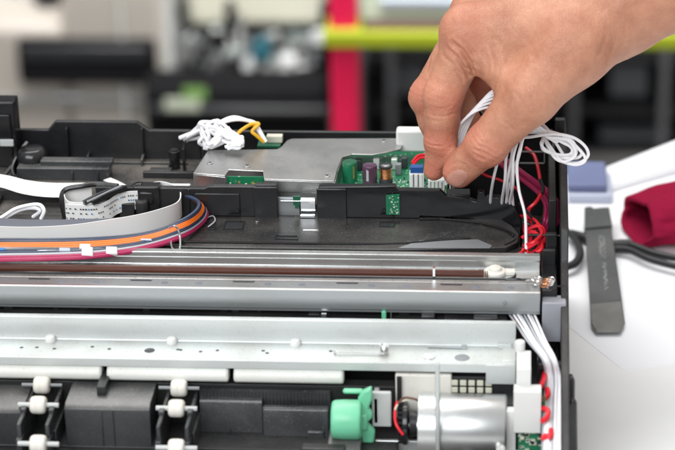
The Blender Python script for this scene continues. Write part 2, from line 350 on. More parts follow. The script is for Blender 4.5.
# deck: dusty glossy black plate in front of the wall
YD = -0.37
m = MB()
edge = [(7.46, 3.27, 8.0), (8.03, 2.48, 8.0), (8.41, 1.46, 8.0), (8.32, 0.55, 8.0), (7.78, -0.02, 8.0), (2.67, -0.4, 8.0)]
m.xy([(L, FY-.02), (3.66, FY-.02)]+[(p[0], p[1]) for p in edge]+[(L, YD)], 7.7, 8.0)
deck = m.build('deck', 'deck_black', PR, bevel=.06)
m = MB().box(L, 8.41, YD-.6, FY-.2, 5, 7.69).box(L, 7.91, -5.5, YD, 2.2, 6.6).box(7.91-.1, XR-.4, -9, YD, 2.2, 4.6); m.build('inner_block', 'black_dull', PR)
m = MB()                       # ridge along the deck front and the swept rib to its right
m.tube([(L, YD+.42, 8.02), (-1.77, YD+.42, 8.02), (2.64, 0.16, 8.0), (4.71, 0.56, 8.05), (6.1, 0.82, 8.05)], .07, 6)
m.tube([(4.62, 3.08, 8.0), (6.52, 2.55, 8.05), (7.71, 1.78, 8.05), (8.18, 0.95, 8.02), (7.73, 0.2, 8.0)], .06, 6)
m.build('deck_rib', 'black_gloss', PR)
def frame_slot(cx, cy, wx, wy, parent):
    m = MB().use('black_gloss')
    m.box(cx-wx, cx+wx, cy+wy, cy+wy+.06, 8.0, 8.07); m.box(cx-wx, cx+wx, cy-wy-.06, cy-wy, 8.0, 8.05)
    m.box(cx-wx-.05, cx-wx, cy-wy-.06, cy+wy+.06, 8.0, 8.06); m.box(cx+wx, cx+wx+.05, cy-wy-.06, cy+wy+.06, 8.0, 8.06)
    m.use('slot_dark').box(cx-wx, cx+wx, cy-wy, cy+wy, 7.9, 8.012)
    m.build('deck_opening', None, parent)
for p, wx, wy in (((-5.1, 1.98, 8.0), .42, .4), ((-2.45, 0.68, 8.0), .5, .14), ((2.14, 2.31, 8.0), .32, .22), ((-6.1, 1.6, 8.0), .14, .08)): frame_slot(p[0], p[1], wx, wy, PR)
m = MB(); p = (-4.06, 2.48, 8.0); m.cyl((p[0], p[1], 8), (p[0], p[1], 8.05), .1, 12); m.build('screw', 'bright_steel', PR)
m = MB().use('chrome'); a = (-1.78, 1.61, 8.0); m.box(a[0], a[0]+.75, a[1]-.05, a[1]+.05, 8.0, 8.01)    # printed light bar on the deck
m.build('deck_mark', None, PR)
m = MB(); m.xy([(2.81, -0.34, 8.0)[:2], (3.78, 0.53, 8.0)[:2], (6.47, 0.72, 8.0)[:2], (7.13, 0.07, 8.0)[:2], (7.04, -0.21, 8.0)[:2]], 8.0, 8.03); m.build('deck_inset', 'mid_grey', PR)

m = MB().use('mid_grey'); rg = random.Random(31); Q0 = (2.98, -0.17, 8.0); Q1 = (4.69, 1.12, 8.0); Q2 = (6.62, 2.32, 8.0)  # short pale grey strokes scattered along an arc across the deck
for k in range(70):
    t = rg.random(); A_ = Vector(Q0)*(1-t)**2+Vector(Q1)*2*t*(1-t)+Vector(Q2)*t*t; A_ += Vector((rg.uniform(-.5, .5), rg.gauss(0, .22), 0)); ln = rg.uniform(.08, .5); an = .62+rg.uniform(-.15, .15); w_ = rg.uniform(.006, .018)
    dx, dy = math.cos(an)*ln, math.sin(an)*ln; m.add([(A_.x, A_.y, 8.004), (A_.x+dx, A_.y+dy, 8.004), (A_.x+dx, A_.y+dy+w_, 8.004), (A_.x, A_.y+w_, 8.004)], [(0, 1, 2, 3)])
m.build('deck_streak', None, PR)
# electronics: steel shield box, circuit board, parts on it
ZS = 9.6
m = MB()
top = [(-7.34, 4.6, 9.6), (-5.76, 4.33, 9.6), (-5.66, 5.08, 9.6), (-3.98, 4.94, 9.6), (-3.83, 3.95, 9.6), (-0.45, 3.79, 9.6), (-0.42, 5.16, 9.6), (-0.3, 6.81, 9.6), (0.16, 7.21, 9.6), (1.14, 7.17, 9.6), (1.76, 7.44, 9.6), (2.47, 7.91, 9.6), (2.63, 8.64, 9.6), (3.66, 8.86, 9.6), (3.64, 9.4, 9.6), (-2.99, 9.18, 9.6), (-3.22, 8.97, 9.6), (-3.43, 8.04, 9.6), (-3.6, 7.77, 9.6), (-7.01, 7.55, 9.6)]
yfr = 3.79
m.xy([(p[0], p[1]) for p in top], ZS-.06, ZS)
fx = [(-7.34, 4.6, 9.6), (-5.75, 4.27, 9.6), (-3.83, 3.95, 9.6), (-0.45, 3.79, 9.6), (-7.01, 7.55, 9.6)]
def wallseg(m, a, b, z0, z1, t=.05):
    a = Vector(a[:2]); b = Vector(b[:2]); n = (b-a).normalized(); n = Vector((-n.y, n.x))*t
    m.xy([tuple(a), tuple(b), tuple(b+n), tuple(a+n)], z0, z1)
wallseg(m, fx[0], fx[1], 8.3, ZS-.06); wallseg(m, fx[1], fx[3], 8.3, 8.95); wallseg(m, fx[2], fx[3], 8.95, ZS-.06); wallseg(m, fx[4], fx[0], 8.3, ZS-.06)
wallseg(m, top[6], fx[3], 8.6, ZS-.06); wallseg(m, (-0.3, 6.81, 9.6), (-0.42, 5.16, 9.6), 8.6, ZS-.06)
m.build('shield_box', 'shield_steel', PR, bevel=.03)
sb = [o for o in PR.children if o.name.startswith('shield_box')][0] if PR.children else None
for p in ((-6.69, 5.88, 9.6), (-4.83, 5.55, 9.6), (-0.84, 4.4, 9.6), (1.62, 8.95, 9.6)):
    m = MB().use('shield_steel').cyl((p[0], p[1], ZS), (p[0], p[1], ZS+.03), .16, 16); m.use('slot_dark').cyl((p[0], p[1], ZS+.02), (p[0], p[1], ZS+.034), .07, 12)
    m.build('screw', None, PR)
m = MB(); a = (-5.62, 4.03, 9.6); b = (-3.8, 3.7, 9.6); m.box(fx[1][0]+.1, fx[2][0]-.05, fx[2][1]+.25, fx[2][1]+1.6, 8.9, 8.96)
m.box(fx[1][0]+.05, fx[2][0]-.1, fx[1][1]+.28, fx[1][1]+.36, 8.96, 9.45); m.build('power_board', 'pcb', PR)
m = MB().use('black'); rg3 = random.Random(44)
for i in range(9):
    x = fx[1][0]+.2+i*.19; m.use(['black', 'solder', 'ink_dark'][i % 3]).box(x, x+.1, fx[2][1]+.18, fx[2][1]+.3, 8.96, 9.05+R_.random()*.35)
for k in range(20):
    x = rg3.uniform(fx[1][0]+.15, fx[2][0]-.2); y = rg3.uniform(fx[2][1]+.3, fx[2][1]+1.2); m.use(rg3.choice(['solder', 'light_grey', 'ink_dark', 'gold_ink'])).box(x, x+rg3.uniform(.05, .2), y, y+.1, 8.96, 9.0+rg3.random()*.25)
m.build('power_components', None, PR)
# main board
x0 = -0.44; x1_ = 4.89; yb0 = FY+.42; ZP = 8.75
m = MB().box(x0, x1_, yb0, 9.26+.9, ZP-.12, ZP)
m.build('circuit_board', 'pcb', PR)
cb = [o for o in PR.children if o.name.startswith('circuit_board')][0]
m = MB().box(-4.69, -3.54, 8.65, 8.65+1.3, 9.3, 9.4); m.build('circuit_board', 'pcb_dark', PR)
m = MB(); a = (2.39, 4.9, 8.9); m.xz([(a[0]-.32, 8.25), (a[0]-.32, 9.25), (a[0]+.32, 9.3), (a[0]+.32, 8.25)], FY-.16, FY-.11); m.use('pcb'); m.m = [m.cur]*len(m.f); rg = random.Random(17)
for k in range(26): x = a[0]+rg.uniform(-.3, .24); z = rg.uniform(8.28, 9.18); m.use(rg.choice(['solder', 'solder', 'label_white', 'ink_dark'])).box(x, x+rg.uniform(.03, .09), FY-.175, FY-.158, z, z+rg.uniform(.02, .07))
m.build('board_flap', None, PR)
def cap(px, r, h, body, mark, topm):
    x, y = px; o = MB().use(body)
    o.lathe((x, y, ZP), (0, 0, 1), [(0, r*.96), (.06, r), (.14, r*.96), (.2, r), (h-.06, r), (h, r*.93)], 32)
    o.use(topm).lathe((x, y, ZP+h), (0, 0, 1), [(-.01, r*.86), (.012, r*.8), (.004, r*.1)], 32)
    o.use(mark)
    for k in range(7):
        for s_ in (0, 1):
            a = math.radians(-62 if body == 'cap_green' else -112); z = ZP+.25+k*(h-.4)/7
            for da in ((0, .11) if s_ else (.16, .27),):
                a0 = a+da[0]; a1 = a+da[1]
                o.add([(x+math.cos(q)*(r+.006), y+math.sin(q)*(r+.006), zz) for q, zz in ((a0, z), (a1, z), (a1, z+.07+.04*s_), (a0, z+.07+.04*s_))], [(0, 1, 2, 3)])
    return o.build('capacitor', None, cb)
p = (0.15, 5.45, 8.75); cap((p[0], p[1]+.38), .36, 1.02, 'cap_green', 'gold_ink', 'pcb_dark')
p = (1.13, 5.22, 8.75); cap((p[0], p[1]+.36), .36, .95, 'cap_purple', 'flex_white', 'cap_purple')
p = (1.9, 5.37, 8.75); m = MB().use('ink_dark'); y = p[1]+.32
m.cyl((p[0], y, ZP), (p[0], y, ZP+.22), .33, 24); m.use('copper').cyl((p[0], y, ZP+.2), (p[0], y, ZP+.82), .26, 24, .01)
for k in range(9): m.lathe((p[0], y, ZP+.25+k*.065), (0, 0, 1), [(0, .26), (.02, .278), (.04, .26)], 24)
m.use('ink_dark').cyl((p[0], y, ZP+.82), (p[0], y, ZP+.92), .33, 24); m.use('bright_steel').cyl((p[0], y, ZP+.9), (p[0], y, ZP+.93), .2, 20)
m.build('coil', None, cb)
m = MB(); rr = random.Random(3)
for k in range(130):
    x = rr.uniform(2.21, 4.82); y = rr.uniform(yb0+.05, yb0+2.6); s1 = rr.uniform(.03, .1); s2 = rr.uniform(.03, .07)
    m.use(rr.choice(['solder', 'solder', 'ink_dark', 'light_grey', 'gold_ink'])).box(x, x+s1, y, y+s2, ZP, ZP+rr.uniform(.03, .12))
m.build('board_components', None, cb, kind='stuff')
m = MB()      # tall tinned resistors behind the capacitors
for k, (px) in enumerate(((0.47, 6.91, 9.3), (1.34, 7.06, 9.3), (2.22, 7.07, 9.2), (2.45, 6.43, 9.1), (2.7, 7.23, 9.3))):
    m.use(['ink_dark', 'light_grey', 'solder', 'mid_grey', 'ink_dark'][k]).box(px[0]-.15, px[0]+.15, px[1]+.2, px[1]+.5, ZP, ZP+.55)
m.build('transistor', None, cb, bevel=.03)
# connectors on the edge of the board under the fingers
p = (3.44, 4.92, 8.8); m = MB().use('connector_white'); m.box(p[0]-.36, p[0]+.34, p[1]+.02, p[1]+.5, ZP, 9.55)
for k in range(3): m.box(p[0]-.34+k*.23, p[0]-.2+k*.23, p[1]-.03, p[1]+.04, ZP+.1, 9.5)
m.use('connector_blue').box(p[0]-.32, p[0]+.3, p[1]+.06, p[1]+.46, 9.54, 9.85)
m.use('slot_dark'); 
for k in range(2): m.box(p[0]-.17+k*.23, p[0]-.13+k*.23, p[1]-.0, p[1]+.02, ZP+.1, 9.5)
m.build('connector', None, cb, bevel=.02)
p = (4.36, 4.82, 8.8); m = MB().use('connector_white').box(p[0]-.38, p[0]+.42, p[1]+.02, p[1]+.5, ZP, 9.25); m.use('solder')
for k in range(4): m.box(p[0]-.3+k*.18, p[0]-.24+k*.18, p[1]-.04, p[1]+.02, ZP, 9.2)
m.build('connector', None, cb, bevel=.02)
m = MB(); p = (2.95, 8.26, 10.1); m.box(p[0]-.7, p[0]+1.2, p[1]+.2, p[1]+.9, 9.2, 10.35); m.build('white_housing', 'white_plastic', PR, bevel=.12)
m = MB(); p = (-3.82, 8.96, 9.6); m.box(p[0]-.45, p[0]+.35, p[1]+.1, p[1]+.5, 9.4, 9.75); m.build('connector', 'cream', PR, bevel=.03)

# right wall and the bay with the wires
m = MB()
m.yz([(YB+.5, 0.3), (YB+.5, 10.2), (6.0, 10.4), (2.5, 10.0), (-1.5, 9.6), (-2.2, 8.3), (-3.5, 7.9), (-13.5, 4.2), (-13.5, .3)], XR-.35, XR)
m.box(XW-.2, XW+.16, 2.5, YB+.3, 5.5, 9.3); m.box(XW-.35, XW+.16, -.3, .0, 5.5, 8.8); m.box(XW-1.2, XW+.1, .6, .72, 7.6, 7.72); m.box(XW-.5, XW+.1, -1.6, -1.4, 6, 8.6)
m.build('side_wall', 'black_dull', PR, bevel=.06)
m = MB(); a = 5.05; m.box(a, XW, YB-1.2, YB-1.0, 5.6, 10.2); m.box(a, a+.2, FY+1.2, YB-1.2, 5.6, 8.4); m.box(10.07, XR-.05, YB-1.6, YB-1.2, 9, 10.9)
m.build('bay_panel', 'black_dull', PR, bevel=.04)
m = MB(); p = (8.27, 6.38, 9.6); y = p[1]
for (a, b, c_, d) in ((0, 1.3, 0, .06), (0, 1.3, .6, .66), (1.24, 1.3, .0, .6), (0, .06, 0, .6)): m.box(p[0]+a, p[0]+b, y, y+.08, 9.5+c_, 9.5+d)
m.build('label_frame', 'mid_grey', PR)
m = MB(); a = (9.46, -4.93, 7.6); m.box(9.43, XR-.12, -4.1-.8, -4.1, 5.6, 7.55); m.build('corner_block', 'lavender_plastic', PR, bevel=.05)
m = MB(); m.box(9.37, XW+.14, -4.3, -1.0, 5.0, 7.9); m.box(9.7, XW+.16, -1.2, .4, 5, 8.2); m.build('corner_plate', 'black_gloss', PR, bevel=.05)

# ---- rear rail: folded steel channel (profile Y,Z swept along X)
XE = 9.32
y1 = -2.17; y2 = -2.54; y3 = -2.54; y4 = -2.65; y5 = -4.02; y6 = -4.89
zb = 7.06
m = MB().use('zinc')
m.yz([(y1, 6.8), (y1, 8.7), (y2, 8.7), (y2-.03, 8.48), (y3, 8.44), (y3-.04, 8.12), (y4, 8.08), (y5, 8.05), (y5, 7.0), (y5+.1, 6.8)], L, XE)
rail = m.build('rear_rail', None, PR, bevel=.025)
m = MB(); m.yz([(y5-.01, 6.9), (y5-.01, 8.06), (y6, 8.06), (y6, zb), (y6+.08, zb), (y6+.08, 6.9)], L, XE+.02); m.build('rail_front_channel', 'zinc_dark', rail, bevel=.03)
m = MB(); m.yz([(y6-.012, 8.0), (y6-.012, 8.075), (y6+.07, 8.075), (y6+.07, 8.0)], L, XE); m.build('rail_edge', 'chrome', rail)
xe2 = 7.9
yb_ = -3.54
m = MB().box(L, 6.83, yb_, yb_+.12, 8.08, 8.42); m.build('carriage_belt', 'brown_rod', PR, bevel=.02)
for k in range(46):
    pass
m = MB(); bx = 5.85
for k in range(14): m.box(bx+k*.085, bx+k*.085+.045, yb_-.03, yb_+.0, 8.12, 8.42)
m.build('belt_teeth', 'wire_brown', [o for o in PR.children if o.name == 'carriage_belt'][0])
m = MB(); c = (7.77, -3.36, 8.1)
arc = [(c[0]+math.cos(t)*.45, yb_-.02+.3+math.sin(t)*.42) for t in [math.radians(a) for a in range(-90, 91, 15)]]
m.tube([(L, yb_-.12, 8.1)]+[(L/2, yb_-.12, 8.1), (c[0]-.3, yb_-.12, 8.1)]+[(x, y, 8.1) for x, y in arc]+[(c[0]-1.2, yb_+.72, 8.1)], .055, 8, 3); m.build('encoder_strip', 'black_gloss', PR)
m = MB(); c = (7.32, -3.17, 8.2); m.lathe((c[0], c[1]+.05, 8.08), (0, 0, 1), [(0, .5), (.16, .5), (.2, .46), (.2, .3), (.34, .28), (.36, .2)], 28); m.box(c[0]-.35, c[0]+.9, c[1]-.1, c[1]+.3, 8.08, 8.25)
m.build('belt_pulley', 'roller_white', PR, bevel=.05)
m = MB(); q = (4.6, -3.57, 8.3); m.box(q[0]-.05, q[0]+.05, yb_-.1, yb_+.16, 8.08, 8.55); m.build('belt_clip', 'bright_steel', PR)
m = MB(); y = (y5+y6)/2
sl = (5, 68, 118, 176, 210)
for k in range(17):
    x = -15.2+k*1.55; 
    if k % 3 == 1: m.use('slot_dark').xy([(x+.0, y+.14), (x+.9, y+.14), (x+.95, y+.24), (x-.05, y+.24)], 8.056, 8.075)
    else: m.use('flex_grey').lathe((x, y-.02, 8.058), (0, 0, 1), [(0, .17), (.012, .16)], 16)
m.build('rail_slots', None, rail)
m = MB(); q = (7.79, -4.58, 7.5); m.lathe((q[0], y6-.003, q[2]), (0, 1, 0), [(-.012, .1), (.0, .12)], 16); m.build('rivet', 'mid_grey', rail)
# copper spring fitting at the rail's end
m = MB()
for j, cxy in enumerate((((9.15, -4.25, 8.2)), ((9.5, -4.55, 8.2)), ((9.72, -4.44, 8.3)))):
    pts = []
    for k in range(30): a = k*.75+j; pts.append((cxy[0]+math.cos(a)*.16+k*.004, cxy[1]+math.sin(a)*.18, 8.12+k*.011+.05*j))
    m.use(['chrome', 'copper', 'chrome'][j]).tube(pts, .028, 6, 2)
m.use('chrome').tube([(8.7, -3.85, 8.1), (8.97, -4.16, 8.3), (9.32, -4.14, 8.2), (9.68, -4.54, 8.1)], .04, 6)
m.build('rail_spring', None, PR)
# mechanism in the dark gap between the rails
m = MB(); rg = random.Random(5); yg = -4.62
m.use('black_dull').box(L, 8.23, y6-.9, y6-.1, 5.4, 6.2)
for k in range(44):
    x = -15.5+k*.58; h = rg.uniform(.1, .5); m.use(rg.choice(['black_gloss', 'black', 'charcoal', 'black_dull'])).box(x, x+rg.uniform(.12, .5), yg+rg.uniform(0, .3), yg+.6, 6.1, 6.3+h)
m.build('gap_mechanism', None, PR, bevel=.02)
m = MB(); q = (2.42, -4.95, 6.9); m.box(q[0]-.1, q[0]+.1, q[1]-.1, q[1]+.1, 6.2, 7.05); m.build('green_pin', 'green_plastic', PR, bevel=.03)
m = MB(); q = (-0.25, -5.04, 6.9); m.box(q[0]-.12, q[0]+.1, q[1]-.1, q[1]+.1, 6.2, 6.9); m.build('steel_pin', 'bright_steel', PR); m = MB(); q = (2.72, -4.74, 6.9); m.cyl((q[0], q[1], 6.2), (q[0], q[1], 7.1), .05); m.build('steel_pin', 'bright_steel', PR)
m = MB(); q = (6.69, -5.0, 6.9); m.box(q[0]-1.6, q[0]+1.2, q[1]-.1, q[1]+.6, 6.1, 6.75); m.box(q[0]-2.6, q[0]-2.0, q[1]-.2, q[1]+.3, 6.1, 6.95); m.box(q[0]-.3, q[0]+.8, q[1]-.2, q[1]+.2, 6.7, 6.9); m.build('black_bracket', 'black', PR, bevel=.06)

# ---- front rail
XF = 8.29
a1 = -5.72; a2 = -6.02; zc = 5.95; a3 = -7.82
m = MB().yz([(a1, 6.0), (a1, 7.05), (a2, 7.05), (a2-.06, zc+.06), (a2-.1, zc), (a3, zc), (a3, zc-.42), (a3+.08, zc-.42), (a3+.08, zc-.1), (a2, zc-.1), (a2+.02, 6.0)], L, XF)
fr = m.build('front_rail', 'zinc_pale', PR, bevel=.03)
m = MB().box(7.01, XF-.0, a3-.02, a3+.03, zc-.95, zc-.01); m.box(7.69, XF+.02, a3+.3, a2-.15, zc-.03, zc+.05); m.build('rail_tab', 'zinc_pale', fr, bevel=.03)
m = MB(); q = (8.21, -6.6, 6.3); m.box(7.51, 8.12, a2-.3, a2-.11, zc, zc+.22); m.build('rail_step', 'zinc_pale', fr, bevel=.02)
for px in (-12.45, -6.97, -1.44):
    m = MB().lathe((px, a2-.22, zc), (0, 0, 1), [(0, .24), (.16, .24), (.24, .18), (.26, .05)], 20); m.build('rivet', 'white_plastic', fr)
m = MB(); rg = random.Random(11)
for px in (-13.61, -12.93, -10.46, -9.67, -6.48, -6.6, -5.57, -4.84, -2.81, 0.17, -2.61, -12.12):
    m = MB().use('slot_dark').lathe((px, (a2+a3)/2+rg.uniform(-.2, .2), zc-.002), (0, 0, 1), [(0, .09), (.006, .085)], 14); m.build('rail_hole', None, fr)
m = MB().use('slot_dark').lathe((-7.85, (a2+a3)/2-.1, zc-.002), (0, 0, 1), [(0, .24), (.006, .23)], 20); m.build('rail_hole', None, fr)
m = MB().use('mid_grey').lathe((5.96, (a2+a3)/2-.3, zc-.002), (0, 0, 1), [(0, .34), (.006, .33)], 24)
m.build('rail_hole', None, fr)
m = MB(); q = (4.52, -7.2, 6.2); m.lathe((q[0], q[1], zc), (0, 0, 1), [(0, .28), (.05, .27), (.06, .2)], 24); m.build('screw', 'bright_steel', fr)
m = MB(); q = (2.54, -7.09, 6.3)     # tension spring with its long wire arm
m.tube([(q[0]+math.cos(k*.7)*.17, q[1]+.1+math.sin(k*.7)*.17, zc+.06+k*.009) for k in range(45)], .035, 6, 2)
m.tube([(q[0], q[1]-.05, zc+.1), (q[0]-1.0, q[1]-.02, zc+.1), (q[0]-2.1, q[1]-.02, zc+.12), (q[0]-2.15, q[1]+.15, zc+.05)], .05, 6, 3)
m.build('spring', 'bright_steel', fr)
m = MB(); q = (5.63, -6.5, 6.4); m.tube([(q[0]-1.2, a2-.3, zc+.06), (q[0], a2-.34, zc+.06), (q[0]+.35, a2-.36, zc+.05)], .05, 6); m.box(q[0]+.28, q[0]+.5, a2-.45, a2-.25, zc, zc+.15); m.build('wire_lever', 'zinc_dark', fr)

# ---- milky guide strip under the front rail
yg = a3+.3
def guide(xa, xb):
    m = MB(); n = 7
    pr = [(yg+.35, 5.6), (yg+.1, 5.62), (yg-.2, 5.55), (yg-.42, 5.35), (yg-.5, 5.1), (yg-.4, 4.9), (yg-.1, 4.8), (yg+.35, 4.8)]
    m.yz(pr, xa, xb)
    return m.build('guide_strip', 'milky_plastic', PR, bevel=.14)
guide(L, -9.85-.05); guide(-9.67, -4.22-.05); guide(-4.04, 0.81)

# ---- roller frame
yt = -7.52; yf = -9.72; ye = -9.54
m = MB()
m.box(L, 2.81, -14.0, yt+.3, 2.1, 2.6); m.box(L, 3.24, yt-.15, yt+.5, 2.2, 4.7)
m.box(L, 3.24, yf-.2, yt-.1, 2.2, 2.7)
m.build('roller_frame', 'black_dull', PR, bevel=.05)
def frame_box(name, xa, xb, dz=0, dy=0, mt='charcoal', ribs=True):
    m = MB(); zt = 4.7+dz
    m.yz([(yt-.1, 2.2), (yt-.1, zt), (yf+.15+dy, zt-.02), (yf-.12+dy, zt-.22), (yf-.15+dy, 2.2)], xa, xb)
    if ribs:
        mid = (xa+xb)/2
        m.box(mid-.28, mid-.22, yf-.19+dy, yf-.1+dy, 2.2, zt-.25); m.box(mid+.22, mid+.28, yf-.19+dy, yf-.1+dy, 2.2, zt-.25)
    return m.build(name, mt, PR, bevel=.06)
frame_box('frame_panel', L, -13.08, -.25, .0, 'charcoal_ribbed')
frame_box('frame_panel', -11.24, -7.49)
m = MB(); a = (-5.56, -7.63, 4.2); b = (-2.77, -8.27, 4.2); m.yz([(a[1], 2.2), (a[1], 4.2), (b[1]+.05, 4.2), (b[1]-.04, 4.08), (b[1]-.2, 2.2)], a[0], b[0]); m.box(a[0]+.5, a[0]+1.0, a[1]-.1, a[1]+.06, 4.1, 4.34)
m.box(a[0]+1.3, a[0]+1.36, b[1]-.28, b[1]+.1, 2.2, 2.9); m.build('frame_panel', 'charcoal', PR, bevel=.13)
m = MB(); a = (-2.75, -8.17, 4.0); b = (0.19, -8.52, 4.0); m.yz([(a[1], 2.2), (a[1], 4.0), (b[1]+.05, 4.0), (b[1]-.04, 3.88), (b[1]-.2, 2.2)], a[0], b[0]); m.box(b[0]-1.0, b[0]-.2, b[1]-.26, b[1]-.1, 2.2, 3.0); m.build('frame_panel', 'charcoal', PR, bevel=.2)
m = MB(); a = (-5.58, -7.63, 4.6); m.box(a[0], 0.2, a[1]-.3, a[1]-.1, 2.2, 4.5)
for k in range(36): m.box(a[0]+.1+k*.155, a[0]+.16+k*.155, a[1]-.34, a[1]-.28, 2.2, 4.46)
m.build('ribbed_wall', 'charcoal_ribbed', PR)
frame_box('frame_panel', 0.22, 1.68, -1.5, -.5, 'charcoal_ribbed', False)
m = MB(); x = -9.76; m.box(x-.18, x+.22, yf+.75, yt+.2, 4.6, 5.15); m.build('divider', 'black', PR, bevel=.04)
m = MB(); m.box(-0.87, 1.02, yf-.8, yf-.3, 2.2, 3.15); m.build('latch_block', 'black', PR, bevel=.06)
def roller_bay(xc, first=False):
    m = MB()
    for s_ in (-1, 1):
        m.box(xc+s_*.62-.09, xc+s_*.62+.09, yf-1.3, yt-.0, 2.2, 4.35)
        m.box(xc+s_*.62-.13, xc+s_*.62+.13, yf-.3, yf+.3, 4.3, 4.55); m.box(xc+s_*.62-.13, xc+s_*.62+.13, yf-1.5, yf-.9, 2.2, 3.7)
        m.box(xc+s_*.75-.07, xc+s_*.75+.07, yf-.5, yt, 2.2, 3.6)
    return m.build('roller_bracket', 'charcoal', PR, bevel=.05)
for px, rows in ((39, (((-12.51, -8.27, 4.8)), ((-12.41, -9.64, 4.55)), ((-12.13, -11.38, 3.6)))), (177, (((-6.42, -8.23, 4.75)), ((-6.34, -9.63, 4.5)), ((-6.15, -11.32, 3.5))))):
    roller_bay(rows[1][0])
    for i, q in enumerate(rows):
        m = MB(); m.lathe(q, (1, 0, 0), [(-.35, .2), (-.34, .3), (-.29, .36), (-.2, .39), (-.02, .40), (0, .388), (.02, .40), (.2, .39), (.29, .36), (.34, .3), (.35, .2)], 28)
        ro = m.build('roller', 'roller_white', PR)
        m = MB(); m.cyl((q[0]-.9, q[1], q[2]), (q[0]+.9, q[1], q[2]), .11 if i else .08, 14); m.build('axle', 'light_grey' if i else 'mid_grey', ro)

# ---- green coupling with its levers
g0 = (0.33, -7.88, 4.5); gx0 = 0.38; gx1 = 1.68; gy = -9.13
m = MB()
m.lathe((gx0, gy-.2, 3.95), (1, 0, 0), [(0, .75), (.08, .86), (.5, .9), (gx1-gx0-.15, .9), (gx1-gx0, .82)], 10)
gc = m.build('green_coupling', 'green_plastic', PR, bevel=.06)
m = MB(); lx = 1.84
m.xz([(lx-.28, 4.3), (lx-.32, 4.9), (lx-.1, 5.25), (lx+.28, 5.45), (lx+.32, 4.9), (lx+.12, 4.4), (lx+.3, 4.2), (lx+.3, 3.95), (lx+.05, 3.7), (lx+.4, 3.3), (lx+.35, 2.7), (lx-.2, 2.7), (lx-.3, 3.4)], gy-.1, gy+.25)
m.box(lx-1.0, lx-.1, gy+.2, gy+.5, 4.95, 5.15)
m.box(lx-.35, lx+.1, gy-.25, gy, 3.4, 4.2)
m.build('lever', 'green_plastic', gc, bevel=.1)
m = MB(); x = 2.08; y = -8.61; m.box(x, x+.85, y-.1, y+.12, 3.25, 4.95); m.box(x+.05, x+.3, y-.1, y+.9, 3.4, 4.7); m.build('grey_plate', 'light_grey', PR, bevel=.06)
m = MB(); m.box(2.21, 4.23, y-.4, y-.2, 2.2, 2.75); m.build('motor_shelf', 'zinc', PR, bevel=.04)
# ---- motor
mx0 = 4.21; mx1 = 7.95; my = -8.93-.1; mz = 3.55; mr_ = 1.42
m = MB(); Lm = mx1-mx0
m.lathe((mx0, my, mz), (1, 0, 0), [(-.04, .35), (0, mr_*.9), (.07, mr_*.97), (.14, mr_), (Lm-.1, mr_), (Lm-.03, mr_*.97), (Lm, mr_*.92)], 64)
mo = m.build('motor', 'motor_steel', PR)
m = MB(); x = 4.25; m.lathe((x-.1, my, mz), (1, 0, 0), [(0, mr_+.02), (.0, mr_+.05), (.9, mr_+.05), (.9, mr_+.01)], 64); m.build('motor_collar', 'zinc', mo)
m = MB(); m.cyl((mx0-.5, my-.2, mz+.1), (mx0, my-.2, mz+.1), .14, 18); m.cyl((mx0-.62, my-.2, mz+.1), (mx0-.5, my-.2, mz+.1), .07, 14); m.build('shaft', 'bright_steel', mo)
m = MB(); q = (6.32, -10.91, 3.6); m.lathe((6.29, my-mr_*.93, mz-.75), (0, -1, -.4), [(-.05, .32), (.06, .3), (.08, .2)], 24); m.build('motor_vent', 'mid_grey', mo)
m = MB()
for (px, r) in (((7.71, -9.81, 3.3), .2), ((7.61, -9.38, 3.5), .1)): m.lathe((px[0], my-mr_*.95, px[2]), (0, -1, 0), [(0, r), (.2, r), (.26, r*.7)], 18)
m.build('screw', 'white_plastic', mo)
m = MB(); x = 5.02; yy = my-mr_-.1; m.cyl((x, yy, 2.6), (x, yy, 7.39), .1, 14); m.build('steel_rod', 'zinc_pale', PR)
# encoder and black gears left of the motor
m = MB(); q = (3.56, -9.37, 4.0); m.use('black_gloss').lathe((q[0]-.12, my+.1, 3.6), (1, 0, 0), [(0, .9), (.04, .95), (.2, .95), (.26, .85)], 36); m.use('black').lathe((q[0]+.2, my+.1, 3.6), (1, 0, 0), [(0, .6), (.3, .55)], 24)
for k in range(24):
    a = 2*math.pi*k/24; m.use('black_gloss').box(q[0]-.3, q[0]-.12, my+.1+math.cos(a)*.85-.04, my+.1+math.cos(a)*.85+.04, 3.6+math.sin(a)*.85-.04, 3.6+math.sin(a)*.85+.04)
m.build('gear', None, PR)
m = MB(); q = (3.07, -8.32, 4.4)
m.use('wire_red').tube([(3.18, -8.68, 4.5), (3.12, -9.22, 4.3), (3.19, -9.74, 4.0), (3.5, -9.98, 3.6)], .06); m.use('wire_brown').tube([(3.27, -9.41, 4.8), (3.51, -9.05, 4.9), (3.94, -9.12, 4.9), (4.24, -9.01, 4.7)], .05); m.use('cream').tube([(3.14, -9.59, 4.6), (3.34, -9.23, 4.8), (3.76, -9.03, 4.8)], .04)
m.build('motor_leads', None, mo)
m = MB(); x = 3.06; m.box(x, 5.52, yt-.3, yt+.2, 3.2, 5.4); m.build('back_housing', 'roller_white', PR, bevel=.08)
m = MB(); x = 3.19; m.box(x-.05, x+.15, yt-.45, yt-.29, 3.2, 5.3); m.build('dark_pillar', 'black_dull', PR)
m = MB(); xa = 5.43; xb = 7.26
m.use('black_dull').box(xa-.05, xb+.9, yt-.15, yt+.3, 3.0, 5.25)
m.use('cream')
for k in range(5):
    x = xa+.08+k*.37
    for z in (4.15, 4.5, 4.85): m.box(x, x+.28, yt-.24, yt-.14, z, z+.26)
m.build('comb_grid', None, PR, bevel=.03)
